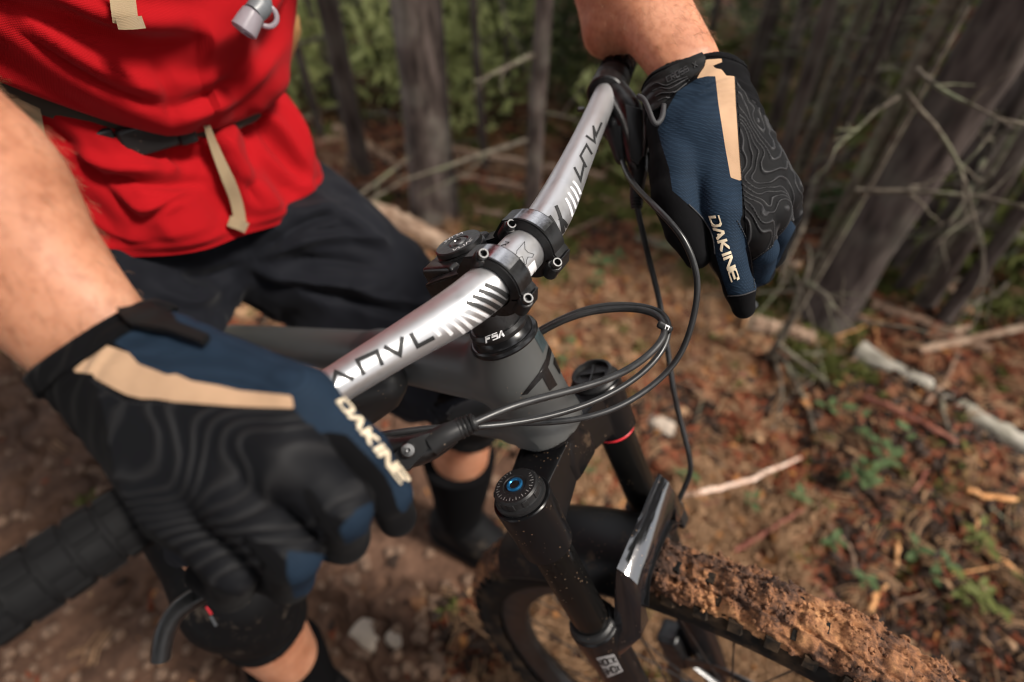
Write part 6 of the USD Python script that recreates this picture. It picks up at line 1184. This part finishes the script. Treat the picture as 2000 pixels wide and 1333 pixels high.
# ---- shorts
def shorts_sd(q):
    t = smin(cap(q, V(-.60, .01, .89), V(-.595, .12, .88), .112), cap(q, V(-.61, .06, .95), V(-.60, .07, 1.0), .098), .05)
    d = t
    for H, K, e0, e1_, f in ((HIPR, KNR, .100, .050, .92), (HIPL, KNL, .112, .100, .97)):
        E = H + (K - H) * f; ax = unit(K - H); l = cap(q, H, E + ax * .08, e0, e1_); l = np.maximum(l, (q - E) @ ax); l = np.maximum(l, -(np.maximum(cap(q, H, K + ax * .1, e0 - .006, e1_ - .006), -(q - (E - ax * .03)) @ ax)))
        d = smin(d, l, .018)
    d = smin(d, cap(q, V(-.57, .05, .84), V(-.525, .04, .80), .085, .060), .03)
    w = meshkit.fbm(q / V(.11, .06, .06), 3, 12) - .5; w2 = meshkit.fbm(q @ np.array([[.8, .3, -.5], [-.3, .9, .1], [.5, .1, .8]]) / V(.20, .035, .05), 2, 31) - .5
    d = np.maximum(d, q[:, 2] - (.845 + hemtilt(q[:, 1]) + .010))
    return d + .016 * w + .022 * w2
hv, hf = nets(shorts_sd, (-.78, -.36, .42), (-.12, .40, 1.02), .0055); hv = relax(hv, hf, 2); hv, hf = trimesh.remesh.subdivide(hv, hf)[:2]; hv = relax(hv, hf, 2)
hv = folds(hv, vnormals(hv, hf), [([(500, 506), (585, 474), (690, 466), (760, 480)], 11, .011), ([(490, 522), (620, 553), (750, 561)], 11, .012), ([(690, 562), (760, 588), (858, 597)], 10, .011), ([(505, 500), (580, 450), (662, 413)], 12, -.010), ([(560, 512), (660, 508), (760, 520)], 12, -.010), ([(600, 570), (700, 592), (800, 612)], 11, -.010), ([(410, 668), (440, 610), (475, 560)], 10, .010), ([(300, 560), (380, 590), (430, 560)], 14, .008), ([(620, 400), (700, 440), (760, 500)], 12, .008), ([(545, 470), (620, 440), (660, 440)], 9, .007), ([(350, 530), (420, 540), (480, 510)], 12, -.009)])
define('shorts', hv, hf, LOOK['shorts_navy'], rider, vnormals(hv, hf))
# ---- knee pads, socks, shoes
for K, A, nm in ((KNR, ANR, 'R'), (KNL, ANL, 'L')):
    up_, dn = K + V(-.10, .05 if nm == 'R' else -.02, .085), K + V(.0, 0, -.105)
    def pad_sd(q):
        d = smin(cap(q, up_, K, .072, .061), cap(q, K, dn + V(0, 0, -.05), .0610, .055), .03); d = smin(d, cap(q, K + V(.030, 0, .04), K + V(.030, 0, -.04), .045, .044), .015)
        d = np.maximum(d, np.maximum((dn - q)[:, 2] - .0, (q - up_) @ unit(up_ - K))); return np.minimum(d, np.maximum(cap(q, K, dn + V(0, 0, -.06), .0632, .0580), np.abs(q[:, 2] - dn[2] - .008) - .008)) + .004 * (meshkit.fbm(q / .05, 3, 6) - .5)
    pv_, pf_ = nets(pad_sd, K - V(.2, .12, .14), K + V(.12, .14, .16), .004); pv_ = relax(pv_, pf_, 2); pp_ = define('knee_pad', pv_, pf_, LOOK['pad_black'], rider, vnormals(pv_, pf_))
    pt_ = trimesh.Trimesh(pv_, pf_, process=False)
    if nm == 'R':
        for (q0, q1, lk) in (((404, 1185), (414, 1200), 'red_ring'), ((412, 1203), (423, 1222), 'valve_grey')):
            try: obj('pad_print', drape(quadstripe(q0, q1, 6, 6), pt_, .0006, 0, 4), LOOK[lk], pp_, True)
            except Exception: pass
    sock = sweep(catmull([A + (K - A) * (.53 if nm == 'L' else .40) + V(-.010, 0, 0), A + (K - A) * .27 + V(-.006, 0, 0), A + V(0, 0, .02), A + V(.03, 0, -.03)], 20), np.r_[np.linspace(.068 if nm == 'L' else .060, .050, 12), np.full(8, .046)], 32); obj('sock', sock, LOOK['sock_black'], rider, 60)
    def shoe_sd(q):
        s = smin(cap(q, A + V(-.035, 0, -.035), A + V(.13, 0, -.052), .046, .036), cap(q, A + V(.0, 0, .005), A + V(.05, 0, -.03), .047, .042), .02); s = smin(s, cap(q, A + V(.13, 0, -.052), A + V(.185, 0, -.056), .040, .030), .02); return np.maximum(s, (A[2] - .083) + .012 - q[:, 2])
    def sole_sd(q):
        s = smin(cap(q * V(1, 1, 0), (A + V(-.04, 0, 0)) * V(1, 1, 0), (A + V(.14, 0, 0)) * V(1, 1, 0), .046, .046), cap(q * V(1, 1, 0), (A + V(.14, 0, 0)) * V(1, 1, 0), (A + V(.19, 0, 0)) * V(1, 1, 0), .046, .036), .02); return np.maximum(s, np.abs(q[:, 2] - (A[2] - .083) - .010) - .011)
    a_, b_ = nets(shoe_sd, A - V(.12, .09, .10), A + V(.26, .09, .08), .005); a_ = relax(a_, b_, 2); shp = define('shoe', a_, b_, LOOK['pad_black'], rider, vnormals(a_, b_))
    a_, b_ = nets(sole_sd, A - V(.12, .09, .10), A + V(.28, .09, -.04), .005); define('sole', a_, b_, LOOK['grip_rubber'], shp, vnormals(a_, b_))
# ---- hydration pack: worn, so a thing of its own
pack = thing('backpack', 'small ochre hydration backpack with tan webbing and waist belt worn over the red jersey', 'backpack')
obj('pack_body', hull_spheres([(V(-.745, y, z), .055) for y in (-.085, .235) for z in (1.02, 1.40)] + [(V(-.83, y, z), .05) for y in (-.04, .16) for z in (1.10, 1.36)], 28), LOOK['pack_ochre'], pack, 40)
obj('side_pocket', hull_spheres([(V(-.73, .24, 1.0), .022), (P(572, 38, .86), .009), (P(575, 62, .86), .009), (P(522, 188, .86), .010), (P(522, 222, .86), .010), (V(-.73, .20, .93), .02)], 20), LOOK['pack_ochre'], pack, 40)
def shirt_at(u, v, off):
    d = unit(FWD + RGT * (u - 1000) / FPX + DWN * (v - 666.5) / FPX); tri, ray, loc = shirt_body.ray.intersects_id([EYE + d * .05], [d], multiple_hits=False, return_locations=True)
    return (loc[0] if len(loc) else P(u, v, .62)) - d * off
def ribbon(pts, w, th, look, nm, parent, ref=None):
    c = catmull(pts, 40); T = np.gradient(c, axis=0); T /= np.linalg.norm(T, axis=1, keepdims=True); vd = c - EYE; vd /= np.linalg.norm(vd, axis=1, keepdims=True)
    X = np.cross(T, vd if ref is None else np.broadcast_to(ref, c.shape)); X /= np.linalg.norm(X, axis=1, keepdims=True); N = np.cross(X, T); ww = np.broadcast_to(w, len(c))[:, None] / 2
    r = [c + X * ww + N * th / 2, c - X * ww + N * th / 2, c - X * ww - N * th / 2, c + X * ww - N * th / 2]; v = np.stack(r, 1).reshape(-1, 3); f = []
    for k in range(len(c) - 1):
        for s in range(4): a_, b_ = k * 4 + s, k * 4 + (s + 1) % 4; f += [[a_, b_, b_ + 4], [a_, b_ + 4, a_ + 4]]
    f += [[0, 2, 1], [0, 3, 2]]; e = (len(c) - 1) * 4; f += [[e, e + 1, e + 2], [e, e + 2, e + 3]]; m = trimesh.Trimesh(v, np.array(f), process=False); trimesh.repair.fix_normals(m); return obj(nm, m, LOOK[look], parent, 40)
bt = np.linspace(0, 2 * np.pi, 140); bz = .970
bx_, by_ = np.interp(bz, zs, axs) + .006, np.interp(bz, zs, ays) + .006
def belt_pt(t, dz, o): y = .075 + (by_ + o) * math.sin(t); x = -.600 + (bx_ + o) * math.cos(t); return V(x, y, bz + hemtilt(y) * .89 + dz + .095 * max(0., -math.sin(t + .25)) ** 1.2 + .045 * max(0., math.sin(t - .35)) ** 1.4)
bv_ = np.array([[belt_pt(t, -.019, 0), belt_pt(t, .019, 0), belt_pt(t, .019, .005), belt_pt(t, -.019, .005)] for t in bt]).reshape(-1, 3); bfc = []
for k in range(len(bt) - 1):
    for s in range(4): a_, b_ = k * 4 + s, k * 4 + (s + 1) % 4; bfc += [[a_, b_, b_ + 4], [a_, b_ + 4, a_ + 4]]
bm = trimesh.Trimesh(bv_, np.array(bfc), process=False); trimesh.repair.fix_normals(bm); obj('waist_belt', bm, LOOK['belt_brown'], pack, 40)
tb = -.36
Rb = np.c_[V(-math.sin(tb), math.cos(tb), 0), V(0, 0, 1), V(math.cos(tb), math.sin(tb), 0)]
bk = obj('buckle', place(rbox((.050, .030, .010), .004), Rb, belt_pt(tb, -.010, .012)), LOOK['matt_plastic'], pack, 40)
for dy in (-.034, .034): obj('buckle_arm', place(rbox((.018, .036, .008), .003), Rb, belt_pt(tb, -.010, .010) + Rb[:, 0] * dy), LOOK['matt_plastic'], bk, 40)
w1 = [shirt_at(404, 246, .004), shirt_at(420, 290, .008), shirt_at(443, 345, .012), shirt_at(462, 395, .010), shirt_at(470, 440, .010)]
ribbon(w1, np.r_[np.linspace(.006, .012, 20), np.full(20, .0125)], .0016, 'webbing_tan', 'webbing_tail', pack)
ribbon([shirt_at(448, 432, .013), shirt_at(464, 438, .016), shirt_at(480, 445, .013)], .012, .004, 'webbing_tan', 'webbing_fold', pack)
ribbon([shirt_at(42, 192, .006), shirt_at(54, 225, .009), shirt_at(64, 258, .010), shirt_at(74, 286, .010)], np.linspace(.022, .014, 40), .0018, 'webbing_tan', 'webbing_tail', pack)
ribbon([shirt_at(236, -60, .02), shirt_at(238, -20, .02), shirt_at(243, 25, .022), shirt_at(246, 48, .022)], .017, .0018, 'webbing_tan', 'webbing_tail', pack)
ribbon([shirt_at(230, 46, .024), shirt_at(250, 46, .026), shirt_at(276, 44, .022)], .0085, .0045, 'webbing_tan', 'webbing_fold', pack)
for s in (-1, 1): ribbon([V(-.76, .06 + s * .10, 1.42), V(-.60, .06 + s * .10, 1.475), V(-.46, .06 + s * .09, 1.40), V(-.425, .06 + s * .10, 1.28), V(-.45, .06 + s * .16, 1.15), V(-.62, .06 + s * .215, 1.08), V(-.76, .06 + s * .13, 1.08)], .05, .010, 'belt_brown', 'shoulder_strap', pack, ref=V(0, s * .3, 1))
hz = [shirt_at(560, -160, .03), shirt_at(535, -80, .03), shirt_at(512, -20, .035), shirt_at(503, 5, .038)]
obj('drinking_hose', sweep(catmull(hz, 24), .0055, 14), LOOK['valve_grey'], pack, True)
bvp = obj('bite_valve', body_along([shirt_at(510, -8, .040), shirt_at(508, 12, .042), shirt_at(494, 28, .043)], [.0085, .0105, .0090], 20), LOOK['valve_grey'], pack, 40)
c0, c1 = shirt_at(497, 22, .043), shirt_at(476, 60, .040)
obj('valve_cup', lathe(c0, c1 - c0, [(.006, 0), (.0095, .002), (.0108, .010), (.0116, np.linalg.norm(c1 - c0)), (.0100, np.linalg.norm(c1 - c0) + .0012), (.0092, .011), (.006, .004)], 32), LOOK['valve_clear'], bvp, 40)
tr = trimesh.creation.torus(.0085, .0024, 28, 12); obj('valve_ring', place(tr, frame(toward(shirt_at(521, 32, .045))), shirt_at(521, 32, .047)), LOOK['valve_clear'], bvp, True)
